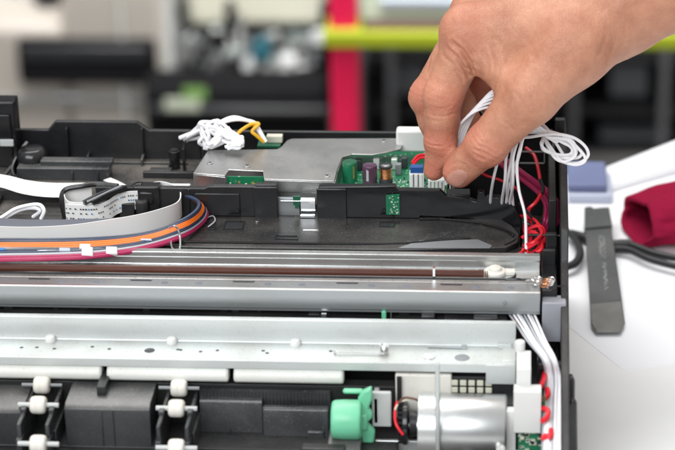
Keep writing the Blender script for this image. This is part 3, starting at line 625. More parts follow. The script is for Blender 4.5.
# white bracket at the right with small board beneath
m = MB(); bx0 = 8.23; bx1 = 9.4; by = -9.89; zt = 6.7
m.box(bx0, bx1, by, by+.7, 3.75, 5.75); m.box(bx0+.1, bx1-.45, by+.6, by+2.4, 4.4, 6.5); m.cyl((8.47, by+2.5, 6.4), (8.47, by+2.5, 6.9), .22); m.box(bx0-.35, bx0+.1, by+.2, by+.6, 2.2, 4.7)
m.box(bx0-.35, bx1-.5, by-.05, by+.3, 2.2, 2.75)
wb = m.build('white_bracket', 'white_plastic', PR, bevel=.1)
m = MB(); m.box(bx0+.2, bx1+.18, by+.3, by+.4, 2.2, 4.2); m.box(bx1+.08, bx1+.18, by+.3, by+.4, 4.2, 5.4); m.build('small_board', 'pcb', wb)
m = MB().use('solder'); rg = random.Random(2)
for k in range(26): x = rg.uniform(bx0+.25, bx1); z = rg.uniform(2.5, 3.7); m.use(rg.choice(['solder', 'label_white', 'ink_dark', 'cream'])).box(x, x+rg.uniform(.05, .25), by+.2, by+.31, z, z+rg.uniform(.05, .18))
m.build('board_components', None, wb)
# black channel and clips at the right front
cx0 = 9.48
m = MB(); m.box(cx0, XR-.05, -10.5, -5.2, 2.2, 4.3); m.build('wire_channel', 'black_dull', PR, bevel=.04)
m = MB(); q = (9.3, -7.58, 5.8); z = 5.6
m.xy([(9.22, q[1]), (10.52, q[1]), (10.56, q[1]+.35), (9.22, q[1]+.35)], z, z+.3); m.box(9.22, 9.31, q[1], q[1]+2, 5.0, 6.1)
m.build('wire_guide', 'black', PR, bevel=.05)
m = MB(); xs = 10.34; 
p1 = [(10.39, -7.6, 5.19), (10.74, -7.6, 5.3), (10.87, -7.6, 5.06), (10.89, -7.6, 4.17), (10.37, -7.6, 4.16)]
m.xz([(p[0], p[2]) for p in p1], -7.6, -7.2)
p2 = [(10.48, -9.0, 4.48), (10.72, -9.0, 4.92), (10.94, -9.0, 4.73), (11.05, -9.0, 1.47), (10.32, -9.0, 1.46)]
m.xz([(p[0], p[2]) for p in p2], -9.0, -8.6)
m.build('side_clip', 'charcoal_ribbed', PR, bevel=.08)

# ------------------------------------------------------------------ cables lying in the printer
def flat(name, mt, pts, width, label, cat, th=.03, k=6, group=None, base=None):
    o = MB().use(mt); o.band(pts, width, th, k); return tag(o.build(name, None), label, cat, group)
V = (0, 0, 1)
# white flex tape crossing the rear bay
pts = [((-18.55, 5.48, 8.9), (0, 1, .3)), ((-16.85, 5.02, 8.9), (0, 1, .35)), ((-15.65, 4.65, 8.75), (0, 1, .5)), ((-14.37, 4.43, 8.7), (0, 1, .6)), ((-12.66, 4.48, 8.7), (0, 1, .6))]
flat('flat_ribbon_cable', 'flex_white', pts, .85, 'broad white flat cable sweeping down across the black rear bay from the left edge', 'cable')
flat('flat_ribbon_cable', 'flex_white', [((-12.09, 7.17, 8.15), (0.6, 1, 0)), ((-11.43, 6.55, 8.15), (.5, 1, 0)), ((-10.57, 5.57, 8.15), (.5, 1, 0))], .45, 'short white tape end lying on the bay floor right of the ribbed guide block', 'cable')
m = MB()
m.tube([(-17.13, 1.19, 8.3), (-16.27, 1.69, 8.4), (-15.55, 1.87, 8.8), ((-14.81, 1.91, 9.0)), (-14.34, 1.92, 9.0), (-14.11, 1.67, 8.8), (-14.28, 1.63, 8.4)], .09, 8); m.tube([(-17.08, 0.96, 8.3), (-16.2, 1.8, 8.3), (-15.34, 1.98, 8.7), ((-14.66, 2.01, 8.8)), (-14.35, 1.89, 8.7), (-14.76, 2.08, 8.3)], .09, 8)
tag(m.build('wire_loop', 'wire_white'), 'small loop of two thin white wires in the shallow black tray at the far left', 'wire')
# white flex cable on edge: sweeps right, curls back, loops round the carriage block
H = 1.35
loop = [(-40,231,8.6), (-5,232,8.6), (30,233,8.6), (70,232,8.6), (105,228,8.65), (140,222,8.75), (165,214,8.85), (178,206,8.95), (181,199,9.05), (175,193,9.1), (163,190,9.15), (150,194,9.1)]
CEN = [(-17.84, 0.14, 8.4), (-16.15, 0.07, 8.4), (-14.47, 0.01, 8.4), (-12.59, 0.13, 8.42), (-10.97, 0.34, 8.5), (-9.38, 0.81, 8.57), (-8.31, 1.58, 8.6), (-7.79, 2.31, 8.6), (-7.75, 3.03, 8.7), (-8.1, 3.52, 8.85), (-8.71, 3.75, 8.95), (-9.23, 3.62, 8.95)]
m = MB().use('flex_white'); m.band([(p, V) for p in CEN], [.60, .60, .62, .72, .9, 1.0, .98, .95, .98, 1.05, 1.1, 1.1], .05, 8)
fx_ = m.build('flat_ribbon_cable', None); tag(fx_, 'white flat cable standing on edge and curling back in front of the carriage block', 'cable')
m = MB(); m.band([((x, y+.1, z+.36-.02*i), (0, .35, 1)) for i, (x, y, z) in enumerate(CEN[:7])], [.62, .62, .6, .55, .4, .25, .1], .05, 8); put_ = m.build('grey_edge', 'flex_grey', fx_)
# black carriage block with its frame and inner coil of flex
CB = thing('carriage_block', 'black carriage clamp with raised arms sitting inside the curled white cable', 'carriage', (-11.24, 3.1, 8.0))
kx0 = -13.49; kx1 = -8.76; ky = 2.62
m = MB()
m.tube([(kx0+.1, ky+.2, 8.0), (kx0, ky+.25, 8.9), (kx0+.15, ky+.6, 9.25), (-12.55, 3.33, 9.4), (-11.82, 3.6, 9.4), (-10.81, 3.38, 9.4)], .13, 8); m.build('frame_arm', 'black', CB)
m = MB(); m.box(-10.01, -8.76, ky+.3, ky+1.0, 8.0, 9.55); m.box(-9.72, -9.05, ky+.2, ky+.32, 8.7, 9.3); m.xz([(-10.01-.5, 9.2), (-10.01, 9.55), (-10.01+.4, 9.62), (-10.01+.4, 9.0)], ky+.6, ky+.9)
m.build('clamp_body', 'black_gloss', CB, bevel=.06)
m = MB(); m.box(-11.73, -10.96, ky-.0, ky+.4, 8.0, 8.85); m.box(-10.67, -9.96, ky, ky+.5, 8.0, 8.8); q = (-9.59, 2.14, 8.6); m.cyl((q[0], ky+.12, 8), (q[0], ky+.12, 8.95), .3); m.build('clamp_foot', 'black', CB, bevel=.06)
m = MB()   # slanting twin bars
a = Vector((-12.18, 1.76, 9.2)); b = Vector((-10.72, 2.9, 9.5))
for o_, mt in (((0, 0, 0), 'charcoal'), ((.42, -.12, .05), 'black_gloss')):
    d = Vector(o_); m.use(mt).tube([a+d, (a+b)/2+d+Vector((0, 0, .06)), b+d], .15, 4, 3)
m.use('wire_grey').tube([a+Vector((.2, -.2, .16)), b+Vector((.2, -.1, .18))], .05, 4, 2)
m.build('slanted_bars', None, CB)
CO = [(-13.13, 2.05, 8.75), (-13.4, 3.0, 8.8), (-13.2, 3.51, 8.9), (-12.63, 3.65, 9.0), (-12.11, 3.42, 9.0), (-11.85, 2.83, 9.0), (-12.06, 2.1, 9.0), (-12.29, 2.33, 9.0)]
m = MB().use('flex_white'); m.band([(p, V) for p in [(-12.27, 2.06, 8.6), (-12.97, 2.16, 8.6), (-13.34, 2.87, 8.6), (-13.28, 3.36, 8.7), (-12.82, 3.5, 8.8), (-12.16, 3.65, 8.8)]], 1.0, .04, 8)
m.band([(p, V) for p in [(-13.14, 2.03, 8.55), (-12.45, 1.93, 8.55), (-11.65, 1.84, 8.6), (-11.12, 2.1, 8.7), (-10.79, 2.48, 8.8), (-10.35, 2.74, 8.9), (-9.79, 2.87, 8.9)]], .95, .04, 8)
cf_ = m.build('flat_ribbon_cable', None); tag(cf_, 'printed white flat cable coiled tightly around the black carriage clamp', 'cable')
m = MB(); rg = random.Random(9)
P1 = spline([(-13.12, 1.96, 8.55), (-12.43, 1.86, 8.55), (-11.64, 1.77, 8.6), (-11.11, 2.03, 8.7), (-10.78, 2.4, 8.8), (-10.33, 2.67, 8.9), (-9.78, 2.8, 8.9)], 6)
for i, p in enumerate(P1[:-1]):
    q = P1[i+1]
    for dz in (-.25, .02, .25):
        if rg.random() < .55:
            d = q-p; a_ = p+d*.1+Vector((0, -.03, dz)); b_ = p+d*.7+Vector((0, -.03, dz)); m.use('blue_print' if rg.random() < .2 else 'ink_dark').add([a_, b_, b_+Vector((0, 0, .07)), a_+Vector((0, 0, .07))], [(0, 1, 2, 3)])
m.build('print_marks', None, cf_)
m = MB()
P2 = spline([(-7.73, 2.91, 8.7), (-8.09, 3.42, 8.85), (-8.7, 3.66, 8.95), (-9.21, 3.52, 8.95)], 8)
for i, p in enumerate(P2[:-1]):
    q = P2[i+1]
    for dz in (-.1, .15, .4):
        if rg.random() < .5:
            d = q-p; a_ = p+d*.1+Vector((0, -.04, dz)); b_ = p+d*.6+Vector((0, -.04, dz)); m.use('blue_print' if rg.random() < .2 else 'ink_dark').add([a_, b_, b_+Vector((0, 0, .07)), a_+Vector((0, 0, .07))], [(0, 1, 2, 3)])
m.build('print_marks', None, fx_)
# rainbow harness
IN = [(-17.51, -1.21, 8.5), (-15.66, -1.04, 8.5), (-13.55, -0.98, 8.5), (-11.47, -0.81, 8.5), (-9.64, -0.53, 8.55), (-8.3, -0.03, 8.65), (-7.33, 0.81, 8.8), (-6.83, 1.65, 8.9), (-6.78, 2.37, 9.0), (-7.19, 2.95, 9.0), (-7.72, 3.3, 9.0)]
OUT = [(-16.82, -4.04, 8.75), (-15.04, -3.77, 8.75), (-13.01, -3.6, 8.75), (-11.0, -3.32, 8.75), (-9.3, -2.51, 8.65), (-8.12, -1.27, 8.45), (-7.23, 0.21, 8.25), (-6.65, 1.83, 8.15), (-6.49, 2.78, 8.25), (-6.79, 3.62, 8.3), (-7.48, 4.08, 8.3)]
cols = ['wire_blue', 'wire_blue', 'wire_orange', 'wire_orange', 'wire_orange', 'wire_blue', 'wire_blue', 'wire_grey', 'wire_maroon', 'wire_maroon']
m = MB()
for k, c in enumerate(cols):
    t = k/(len(cols)-1); m.use(c).tube([tuple(Vector(a)*(1-t)+Vector(b)*t) for a, b in zip(IN, OUT)], .098, 8, 8)
hb = m.build('rainbow_ribbon_cable', None); tag(hb, 'bundle of blue, orange, grey and maroon wires curving in front of the white cable', 'cable')
def sleeve(i, a, b, mt, w=.55):
    t0 = a/9; t1 = b/9; p = Vector(IN[i])*(1-t0)+Vector(OUT[i])*t0; q = Vector(IN[i])*(1-t1)+Vector(OUT[i])*t1
    return p, q
for px, r0, r1, c in ((.12, 6, 7, 'flex_white'), (2.95, 5, 9, 'flex_white'), (3.55, 6, 9.6, 'flex_white'), (1.0, 4.5, 5.4, 'blue_print'), (2.45, 5, 6.4, 'ice_box'), (4.55, 4.6, 5.5, 'ice_box'), (2.9, 3.4, 5.6, 'flex_white')):
    i = int(px); fr_ = px-i; A = Vector(IN[i])*(1-fr_)+Vector(IN[i+1])*fr_; B = Vector(OUT[i])*(1-fr_)+Vector(OUT[i+1])*fr_
    p = A.lerp(B, r0/9); q = A.lerp(B, r1/9); d = Vector((.26, 0, 0)); n = Vector((0, -.10, .16))
    m = MB().use(c).prism([p-d-n*.2, q-d-n*.2, q+d-n*.2, p+d-n*.2], n*1.15); m.build('cable_sleeve', None, hb, bevel=.04)
m = MB(); q = (-7.47, -0.57, 8.6)
m.tube([(-7.7, -0.7, 8.4), (-7.55, -1.36, 8.35), (-7.28, -1.69, 8.35), (-7.17, -1.46, 8.4), (-7.21, -1.01, 8.75), (-7.31, -0.89, 9.1), (-7.48, -0.89, 9.25), (-7.74, -0.79, 9.1)], .05, 8)
tag(m.build('wire_clip', 'bright_steel'), 'thin bent metal wire clip hooked over the curved wire bundle', 'clip')
m = MB(); m.tube([(-6.52, 2.65, 8.1), (-6.22, 2.89, 8.1), (-6.05, 2.31, 8.1), (-6.3, 1.72, 8.05)], .035, 6); tag(m.build('wire_tie', 'wire_grey'), 'fine loose wire end lying on the black deck right of the cable curl', 'wire')

# white crumpled wires behind the shield box + yellow wires
m = MB(); rg = random.Random(4)
base = [(-8.56, 8.98, 9.6), (-7.75, 8.43, 10.2), (-7.15, 8.24, 10.6), (-6.56, 8.24, 10.5)]
m.use('wire_white')
for k in range(7):
    j = lambda s_=.12: Vector((rg.uniform(-s_, s_), rg.uniform(-s_, s_), rg.uniform(-s_, s_)))*1.5
    m.tube([Vector((-8.35, 9.23, 9.5))+j(.06), Vector((-7.58, 8.32, 10.3))+j(.16), Vector((-7.01, 8.0, 10.7))+j(.25), Vector((-6.42, 7.99, 10.6))+j(.3), Vector((-5.8, 7.69, 10.3))+j(.25), Vector((-5.36, 7.28, 10.1))+j(.15)], .085, 8)
for k in range(6):
    m.tube([Vector((-7.17, 7.98, 10.6))+j(.2), Vector((-7.24, 7.66, 10.3))+j(.25), Vector((-7.1, 7.6, 9.9))+j(.15), Vector((-6.67, 7.35, 9.9))+j(.15), Vector((-6.09, 7.7, 10.4))+j(.2)], .08, 8)
    m.tube([Vector((-6.68, 7.72, 10.6))+j(.2), Vector((-5.96, 7.45, 10.5))+j(.15), Vector((-5.36, 7.3, 10.25))+j(.1), Vector((-5.43, 7.01, 10.05))+j(.1), Vector((-6.02, 6.99, 10.05))+j(.12)], .075, 8)
for k in range(3):
    m.tube([(-6.65, 8.27, 10.7), Vector((-5.77, 8.46, 10.9))+j(.08), Vector((-4.88, 8.46, 10.8))+j(.08), Vector((-4.6, 8.54, 10.4))+j(.05), (-4.18, 8.18, 9.8)], .085, 8)
m.tube([(-8.59, 8.86, 9.7), (-8.04, 8.66, 10.0), (-7.48, 8.32, 10.3)], .11, 8)
wbk = tag(m.build('wire_bundle', None), 'crumpled bunch of thick white wires with a yellow pair behind the steel shield box', 'wire bundle')
m = MB().use('wire_yellow'); m.tube([(-5.75, 7.68, 10.2), (-5.26, 7.88, 10.6), (-4.86, 8.31, 10.7), (-4.52, 8.32, 10.7), (-4.85, 8.13, 10.4), (-4.66, 8.1, 10.2), (-4.28, 8.18, 9.8)], .09, 8); m.tube([(-5.42, 7.87, 10.5), (-4.98, 8.43, 10.6), (-4.62, 8.3, 10.6)], .08, 8); m.build('yellow_wires', None, wbk)

# red and maroon wiring in the right bay
m = MB().use('wire_maroon'); rg = random.Random(8)
for k in range(6):
    d = Vector((k*.14-.3, rg.uniform(-.15, .15), rg.uniform(-.08, .08)))
    m.tube([Vector((7.39, 7.34, 9.3))+d, Vector((8.13, 6.56, 9.0))+d, Vector((8.96, 5.8, 8.7))+d, Vector((9.63, 5.05, 8.4))+d, Vector((9.92, 4.3, 8.1))+d, Vector((9.87, 3.56, 7.8))+d, Vector((9.6, 3.5, 7.2))+d*.5], .085, 8)
m.use('wire_brown').tube([(9.4, 5.77, 8.4), (9.59, 4.88, 8.0), (9.54, 4.0, 7.6)], .1, 8)
tag(m.build('wire_bundle', None), 'bunch of maroon wires bending down inside the black right hand bay', 'wire bundle')
m = MB().use('wire_red')
m.tube([(8.65, 7.7, 9.8), (9.04, 7.05, 9.7), (9.24, 6.13, 9.4), (9.34, 5.12, 9.2)], .09); m.use('wire_black').tube([(9.34, 5.12, 9.2), (9.48, 4.5, 9.1), (9.43, 3.89, 9.0)], .09); m.use('wire_red').tube([(9.43, 4.13, 9.0), (9.15, 3.39, 8.8), (8.78, 3.12, 8.5), (8.69, 2.17, 8.3), (8.88, 1.47, 8.1)], .09)
m.tube([(5.96, 5.95, 9.6), (6.7, 5.43, 9.3), (7.42, 5.3, 9.1), (8.19, 4.81, 8.9), (8.49, 3.84, 8.7), (8.68, 2.4, 8.4), (8.97, 1.71, 8.1)], .07)
m.tube([(8.6, 1.02, 8.3), (9.15, 1.05, 8.6), (9.47, 0.94, 8.5), (9.52, 0.37, 8.2), (9.24, -0.2, 8.0)], .1); m.tube([(8.6, -0.11, 8.1), (9.06, -0.31, 8.4), (9.42, 0.38, 8.5), (9.33, 0.83, 8.6)], .1); m.tube([(8.51, 0.56, 8.2), (8.96, 0.59, 8.5), (9.33, 0.37, 8.3), (9.38, -0.31, 8.0), (8.88, -0.11, 7.8)], .1)
m.tube([(8.73, 2.76, 8.4), (8.69, 1.71, 8.3), (8.92, 0.8, 8.2), (8.79, -0.32, 8.0)], .1)
m.use('wire_black').tube([(8.59, 1.94, 8.4), (8.97, 1.72, 8.3), (9.24, 1.04, 8.4), (9.15, 0.14, 8.4)], .09); m.use('wire_black').tube([(8.64, 0.24, 8.5), (9.56, 0.27, 8.5), (10.52, 0.18, 8.5)], .06)
rg = random.Random(77)
for k in range(5):
    J = lambda q: Vector(q)+Vector((rg.uniform(-.35, .3), rg.uniform(-.3, .3), rg.uniform(-.35, .35)))
    m.use('wire_black' if k == 2 else 'wire_red').tube([J((8.68, 3.33, 8.3)), J((8.87, 1.49, 8.4)), J((9.38, 0.59, 8.3)), J((9.11, -0.31, 8.1)), J((8.7, -0.55, 8.0))], .075, 8)
tag(m.build('wire_bundle', None), 'tangle of bright red and black wires beside the end of the rear steel rail', 'wire bundle')
m = MB().use('wire_red')
m.tube([(3.18, 5.64, 9.8), (3.45, 6.05, 10.0), (3.78, 6.19, 10.0)], .075); m.tube([(3.24, 5.39, 9.8), (3.56, 5.8, 10.0), (3.94, 5.81, 10.0)], .06)
tag(m.build('connector_wire', None), 'short red wire bending out of the blue and white plug beside the index finger', 'wire')
# thin white wires coming out between the rails and running down the right channel
m = MB()
for k in range(8):
    d = (k-3.5)*.11; c = 'wire_white' if k % 4 else 'wire_grey'
    A = [Vector((8.23, -3.64, 6.9)), Vector((8.72, -5.13, 6.7)), Vector((9.21, -6.47, 6.4)), Vector((9.73, -7.68, 6.15)), Vector((9.92, -7.72, 5.2)), Vector((9.87, -9.33, 4.6)), Vector((9.79, -14.24, 4.5))]
    m.use(c).tube([a_+Vector((d*w_, 0, .05*(k % 3))) for a_, w_ in zip(A, (1.6, 1.3, 1.0, .7, .8, .9, .9))], .055, 8)
m.use('wire_red').tube([(8.1, -3.95, 6.6), (8.37, -4.84, 6.4), (8.6, -5.52, 6.2)], .05)
tag(m.build('wire_bundle', None), 'thin white wires running from under the rear rail down the right front channel', 'wire bundle')
m = MB().use('wire_red')
for (a, b, c, d) in (((544,375),(546,381),(541,387),(542,392)), ((543,392),(549,394),(546,400),(542,402)), ((543,408),(549,410),(546,418),(543,421)), ((544,430),(551,432),(549,438),(543,440))): pass
for P in ([(9.57, -7.37, 5.4), (9.52, -8.11, 5.4), (9.39, -8.67, 5.4)], [(9.66, -8.37, 5.1), (9.7, -8.91, 5.1), (9.48, -9.37, 5.1)], [(9.48, -9.72, 4.9), (9.69, -9.97, 4.9), (9.65, -10.41, 4.8), (9.44, -10.68, 4.8)], [(9.81, -11.26, 4.7), (9.77, -11.86, 4.7), (9.56, -11.79, 4.7), (9.48, -11.95, 4.6)]): m.tube(P, .12, 8)
tag(m.build('wire_bundle', None), 'short red wire ends poking out beside the white bracket at the lower right', 'wire bundle')

# ------------------------------------------------------------------ table items
m = MB(); z = .002
m.xy([(10.67, 24.73, 0.0)[:2], (18.3, 28.35, 0.0)[:2], (20.24, 5.08, 0.0)[:2], (13.48, 3.24, 0.0)[:2], (10.49, 8.6, 0.0)[:2]], z, z+.016)
tag(m.build('paper_sheet', 'paper'), 'white sheet of paper under the scraper with its corner turned towards the camera', 'paper')
m = MB().use('paper'); pts = []
n = 22
for i in range(n+1):
    for j in range(3):
        t = i/n; a = Vector((10.99, 23.3, 0.0)).lerp(Vector((18.92, 28.98, 0.0)), t); pts.append((a.x+j*.6, a.y+j*1.6, .08+j*j*.28*(.4+.9*t)))
m.add(pts, [(i*3+j, (i+1)*3+j, (i+1)*3+j+1, i*3+j+1) for i in range(n) for j in range(2)])
o = m.build('paper_sheet', None); so = o.modifiers.new('solid', 'SOLIDIFY'); so.thickness = .0002
tag(o, 'second white sheet curling up behind the maroon cloth', 'paper')
SCR = thing('scraper', 'dark flat steel scraper blade with a pale angled tip lying on the white paper', 'scraper', (12.89, 7.44, 0))
SCR.rotation_euler = (math.radians(2.4), 0, 0)
m = MB(); a, b, c, d, e, f_ = (11.88, 19.99, 0.3), (13.38, 20.31, 0.3), (13.74, 7.88, 0.3), (13.51, 6.87, 0.3), (12.16, 6.93, 0.3), (12.03, 7.6, 0.3)
m.xy([p[:2] for p in ((11.95, 20.68, 0.3), (12.29, 20.83, 0.3), (12.5, 20.56, 0.3), (13.0, 20.71, 0.3), (13.34, 20.72, 0.3), (13.43, 18.42, 0.3), (11.9, 18.11, 0.3))], .1, .5); m.build('handle_end', 'tool_steel', SCR, bevel=.05)
m = MB(); m.xy([p[:2] for p in ((11.95, 18.25, 0.3), (13.38, 18.55, 0.3), (13.67, 10.07, 0.3), (12.03, 9.66, 0.3))], .14, .36); m.build('blade', 'tool_steel', SCR, bevel=.03)
m = MB(); m.xy([p[:2] for p in ((12.03, 9.72, 0.3), (13.68, 10.13, 0.3), (13.74, 7.77, 0.3), (13.51, 6.87, 0.3), (12.26, 6.82, 0.3), (12.03, 7.6, 0.3))], .16, .33); m.build('tip', 'tool_edge', SCR, bevel=.05)
m = MB().use('tool_print'); rg = random.Random(6)
A0 = Vector((12.8, 17.35, 0.36)); A1 = Vector((12.92, 10.51, 0.36)); D = (A1-A0).normalized(); N = Vector((-D.y, D.x, 0))
Lg = (A1-A0).length; s_ = 0
while s_ < Lg*.9:
    if not (.40 < s_/Lg < .46):
        wd = .30 if s_ < Lg*.40 else .17; l_ = .16 if s_ < Lg*.4 else .10; p = A0+D*s_-N*wd*.5
        for q_ in range(rg.choice((2, 3))):
            if rg.random() < .5: u0 = rg.choice((0, .5)); a_, b_, c_, d_ = u0*wd, u0*wd+wd*.5, 0, .035
            else: a_ = rg.choice((0, .42, .84))*wd; b_, c_, d_ = a_+.04, 0, l_
            m.xy([(p+N*a_+D*c_)[:2], (p+N*b_+D*c_)[:2], (p+N*b_+D*d_)[:2], (p+N*a_+D*d_)[:2]], .362+.002*q_, .37+.002*q_)
        s_ += l_+.07
    else: s_ += .1
m.build('engraving', None, SCR)
# black cable on the table
m = MB(); m.tube([(10.54, 13.78, 0.5), (11.29, 14.3, 0.5), (11.63, 15.58, 0.5), (11.49, 17.0, 0.5), (11.13, 18.18, 0.5), (10.59, 18.7, 0.5)], .22, 10); m.tube([(13.49, 17.04, 0.45), (14.08, 17.08, 0.5), (14.86, 16.45, 0.5), (15.88, 15.59, 0.5), (17.95, 14.76, 0.5)], .21, 10); m.tube([(13.47, 16.5, 0.4), (14.31, 16.18, 0.5), (15.43, 14.94, 0.5), (17.86, 13.51, 0.5)], .19, 10)
m.tube([(10.54, 13.78, 0.5), (9.48, 12.27, 0.5)], .22, 10); m.tube([(11.13, 18.18, 0.5), (11.95, 18.03, 0.34), (12.59, 17.47, 0.3), (13.38, 17.02, 0.4), (14.34, 16.96, 0.5)], .28, 10)
tag(m.build('power_cable', 'cable_black'), 'thick black cable coming out from behind the printer and passing under the maroon cloth', 'cable')
# maroon cloth pouch: soft tube with an open mouth towards lower left
def pouch():
    c0 = Vector((14.75, 18.59, 0.0)); c1 = c0+Vector((3.6, 1.7, 0)); n, kk = 30, 72; vs = []; rg = random.Random(1)
    ax = (c1-c0).normalized(); sd = Vector((-ax.y, ax.x, 0)); up = Vector((0, 0, 1))
    ph = [rg.uniform(0, 6.28) for _ in range(8)]
    prof = []
    for layer in (0, 1):
        for i in range(n+1):
            t = i/n if layer == 0 else 1-i/n
            cc_ = c0+ax*(t*5.8); W = 2.3+.6*min(1, t*2.2)-.5*max(0, t-.6); Hh = 1.15+.3*math.sin(min(1, t*1.5)*1.57)-.9*max(0, t-.5)
            if layer == 0: W *= .84; Hh *= .8
            ring = []
            for k in range(kk):
                a = 2*math.pi*k/kk; wv = 1+.07*math.sin(3*a+ph[0]+t*3)+.05*math.sin(5*a+ph[1]-t*6)+.022*math.sin(9*a+ph[2]+t*9)+.012*math.sin(17*a-t*14)
                x = math.cos(a)*W*wv; z = (math.sin(a)*Hh)*wv
                z = -Hh*.82+math.log(1+math.exp((z+Hh*.82)*6))/6
                back = ax*(.55*math.sin(a)-.35*math.cos(a)*-1)*(1-t)*.8
                ring.append(cc_+sd*x+up*(z+Hh*.84+.06+(.14 if layer == 0 else 0))+back+ax*.06*math.sin(4*a+ph[3]))
            prof.append(ring)
    # order: inner from far to mouth, then outer from mouth to far
    inner = prof[:n+1][::-1]; outer = prof[n+1:][::-1]
    rings = inner+outer
    vs = [p for r in rings for p in r]
    fs = [(i*kk+k, i*kk+(k+1) % kk, (i+1)*kk+(k+1) % kk, (i+1)*kk+k) for i in range(len(rings)-1) for k in range(kk)]
    fs.append(tuple((len(rings)-1)*kk+k for k in range(kk)))
    m = MB().use('maroon_cloth'); m.add(vs, fs); return m.build('cloth_pouch', None, sub=1)
tag(pouch(), 'soft maroon fabric pouch with its mouth open lying on the paper at the right', 'pouch')
# things at the back edge of the table, right
m = MB().use('ice_box'); a = (11.41, 25.01, 0.2); m.box(a[0]-.3, a[0]+2.2, 23.5, 27.5, .02, .5); m.use('blue_box').box(a[0]-.35, a[0]+1.9, 24.0, 27.6, .5, .95)
tag(m.build('small_box', None, bevel=.1), 'small blue and pale carton on the back edge of the table', 'box')

# ------------------------------------------------------------------ blurred workshop behind (stands on a low bench two metres away)
MB().box(-140, 110, 150, 330, -82, -79).build('bench_top', 'floor_grey', kind='structure')
ZT = -79.0
def bx_(m, x0, x1, y0, y1, z0, z1): return m.box(x0, x1, y0, y1, z0, z1)
# beige printer with its dark paper slot
BP = thing('beige_printer', 'out of focus beige printer with a long dark front slot at the upper left', 'printer', (-60, 235, ZT))
X0 = -79.84; X1 = -44.84; ZA = -56.58; ZH = -49.23; XS = -60.15
m = MB().yz([(222, ZT), (221, ZT+6), (220, ZA-1), (223, ZA), (262, ZA), (262, ZT)], X0, XS); m.yz([(222, ZT), (221, ZT+6), (220, ZH-2), (224, ZH), (262, ZH), (262, ZT)], XS, X1); m.build('body', 'beige', BP, bevel=1.2)
sx0 = -67.19; sx1 = -46.23; sz1 = -59.19; sz0 = -66.2
m = MB().box(sx0, sx1, 218.6, 221, sz0, sz1); m.build('slot', 'bg_black', BP, bevel=.8)
m = MB().box(sx0+1, sx1-1, 218.0, 218.7, sz1-3.0, sz1-.6); m.build('slot_lip', 'slot_dark', BP, bevel=.3)
m = MB().box(-61.94, -57.65, 219.4, 220.6, -68.97, -68.32); m.build('handle', 'mid_grey', BP, bevel=.3)
m = MB().box(X0-1, X1+1, 219.5, 221, ZT+9.9, ZT+10.1); m.build('seam', 'mid_grey', BP)
m = MB().box(X1-6.5, X1-6.2, 219.2, 221, ZT, ZH-1); m.box(X1-.8, X1+1.0, 221, 262, ZT, ZH+2); m.build('side_panel', 'light_grey', BP, bevel=.2)
for x, mt, lb in ((-71.43, 'pale_case', 'leftmost pale bottle on top of the beige printer'), (-68.12, 'white_plastic', 'white bottle between two others on the beige printer'), (-65.3, 'pale_case', 'pale bottle nearest the dark cap on the beige printer')):
    m = MB(); m.lathe((x, 232, ZA), (0, 0, 1), [(0, 1.2), (.3, 1.45), (10, 1.45), (11.5, .8), (13, .8)], 20); tag(m.build('bottle', mt), lb, 'bottle', 'bottles on the beige printer')
m = MB(); m.lathe((-63.84, 228, ZA), (0, 0, 1), [(0, 2.0), (.5, 2.2), (6, 2.2), (6.5, 1.2)], 20); tag(m.build('jar', 'slot_dark'), 'small dark round jar on top of the beige printer', 'jar')
# taken-apart dark machine
DM = thing('dark_machine', 'blurred half dismantled dark machine between the beige printer and the red pole', 'machine', (-35, 225, ZT))
q0 = -43.83; q1 = -20.07; zt_ = -63.06; zu = -57.96
m = MB().yz([(212, ZT), (210, zt_-1), (213, zt_+.3), (217, zt_+.4), (217, ZT)], q0-3, q1); m.build('lower_body', 'bg_black', DM, bevel=.8)
m = MB().box(q0, q1+2, 240, 246, ZT, zu+3); m.build('rear_body', 'bg_black', DM, bevel=.5)
m = MB().box(-45.94, -19.46, 208.5, 210.5, -66.98, -65.73); m.build('front_ledge', 'slot_dark', DM, bevel=.4)
m = MB(); rg = random.Random(21)
def blob(px0, px1, py0, py1, y, mt):
    return None
for a, mt in ((((-43.73, 228.0, -66.47), (-38.89, 228.0, -62.22)), 'light_grey'), (((-40.27, 229.0, -65.83), (-36.5, 229.0, -60.95)), 'smoke_glass'), (((-35.74, 230.0, -69.44), (-31.46, 230.0, -63.21)), 'mid_grey'), (((-31.48, 231.0, -69.12), (-23.82, 231.0, -62.22)), 'smoke_glass'), (((-30.11, 228.0, -66.06), (-25.43, 228.0, -63.76)), 'light_grey'), (((-27.3, 232.0, -61.94), (-22.33, 232.0, -60.62)), 'teal'), (((-44.17, 226.0, -68.67), (-40.7, 226.0, -67.02)), 'mid_grey'), (((-33.05, 226.0, -68.27), (-25.32, 226.0, -66.27)), 'light_grey')):
    p, q = a; m = MB(); m.prism([(p[0], p[1], p[2]), (q[0]-1, p[1], p[2]-.5), (q[0], p[1], q[2]), (p[0]+1.2, p[1], q[2]+.8)], (0, 2, 0)); m.build('inner_panel', mt, DM, bevel=.6)
for x in (-44.36, -35.9, -21.4):
    m = MB().box(x-.6, x+.6, 226, 229, zt_, zu+2); m.build('pillar', 'bg_black', DM, bevel=.2)
rg = random.Random(5); pa = (-45.57, 229.0, -69.14); pb = (-21.45, 229.0, -60.23)
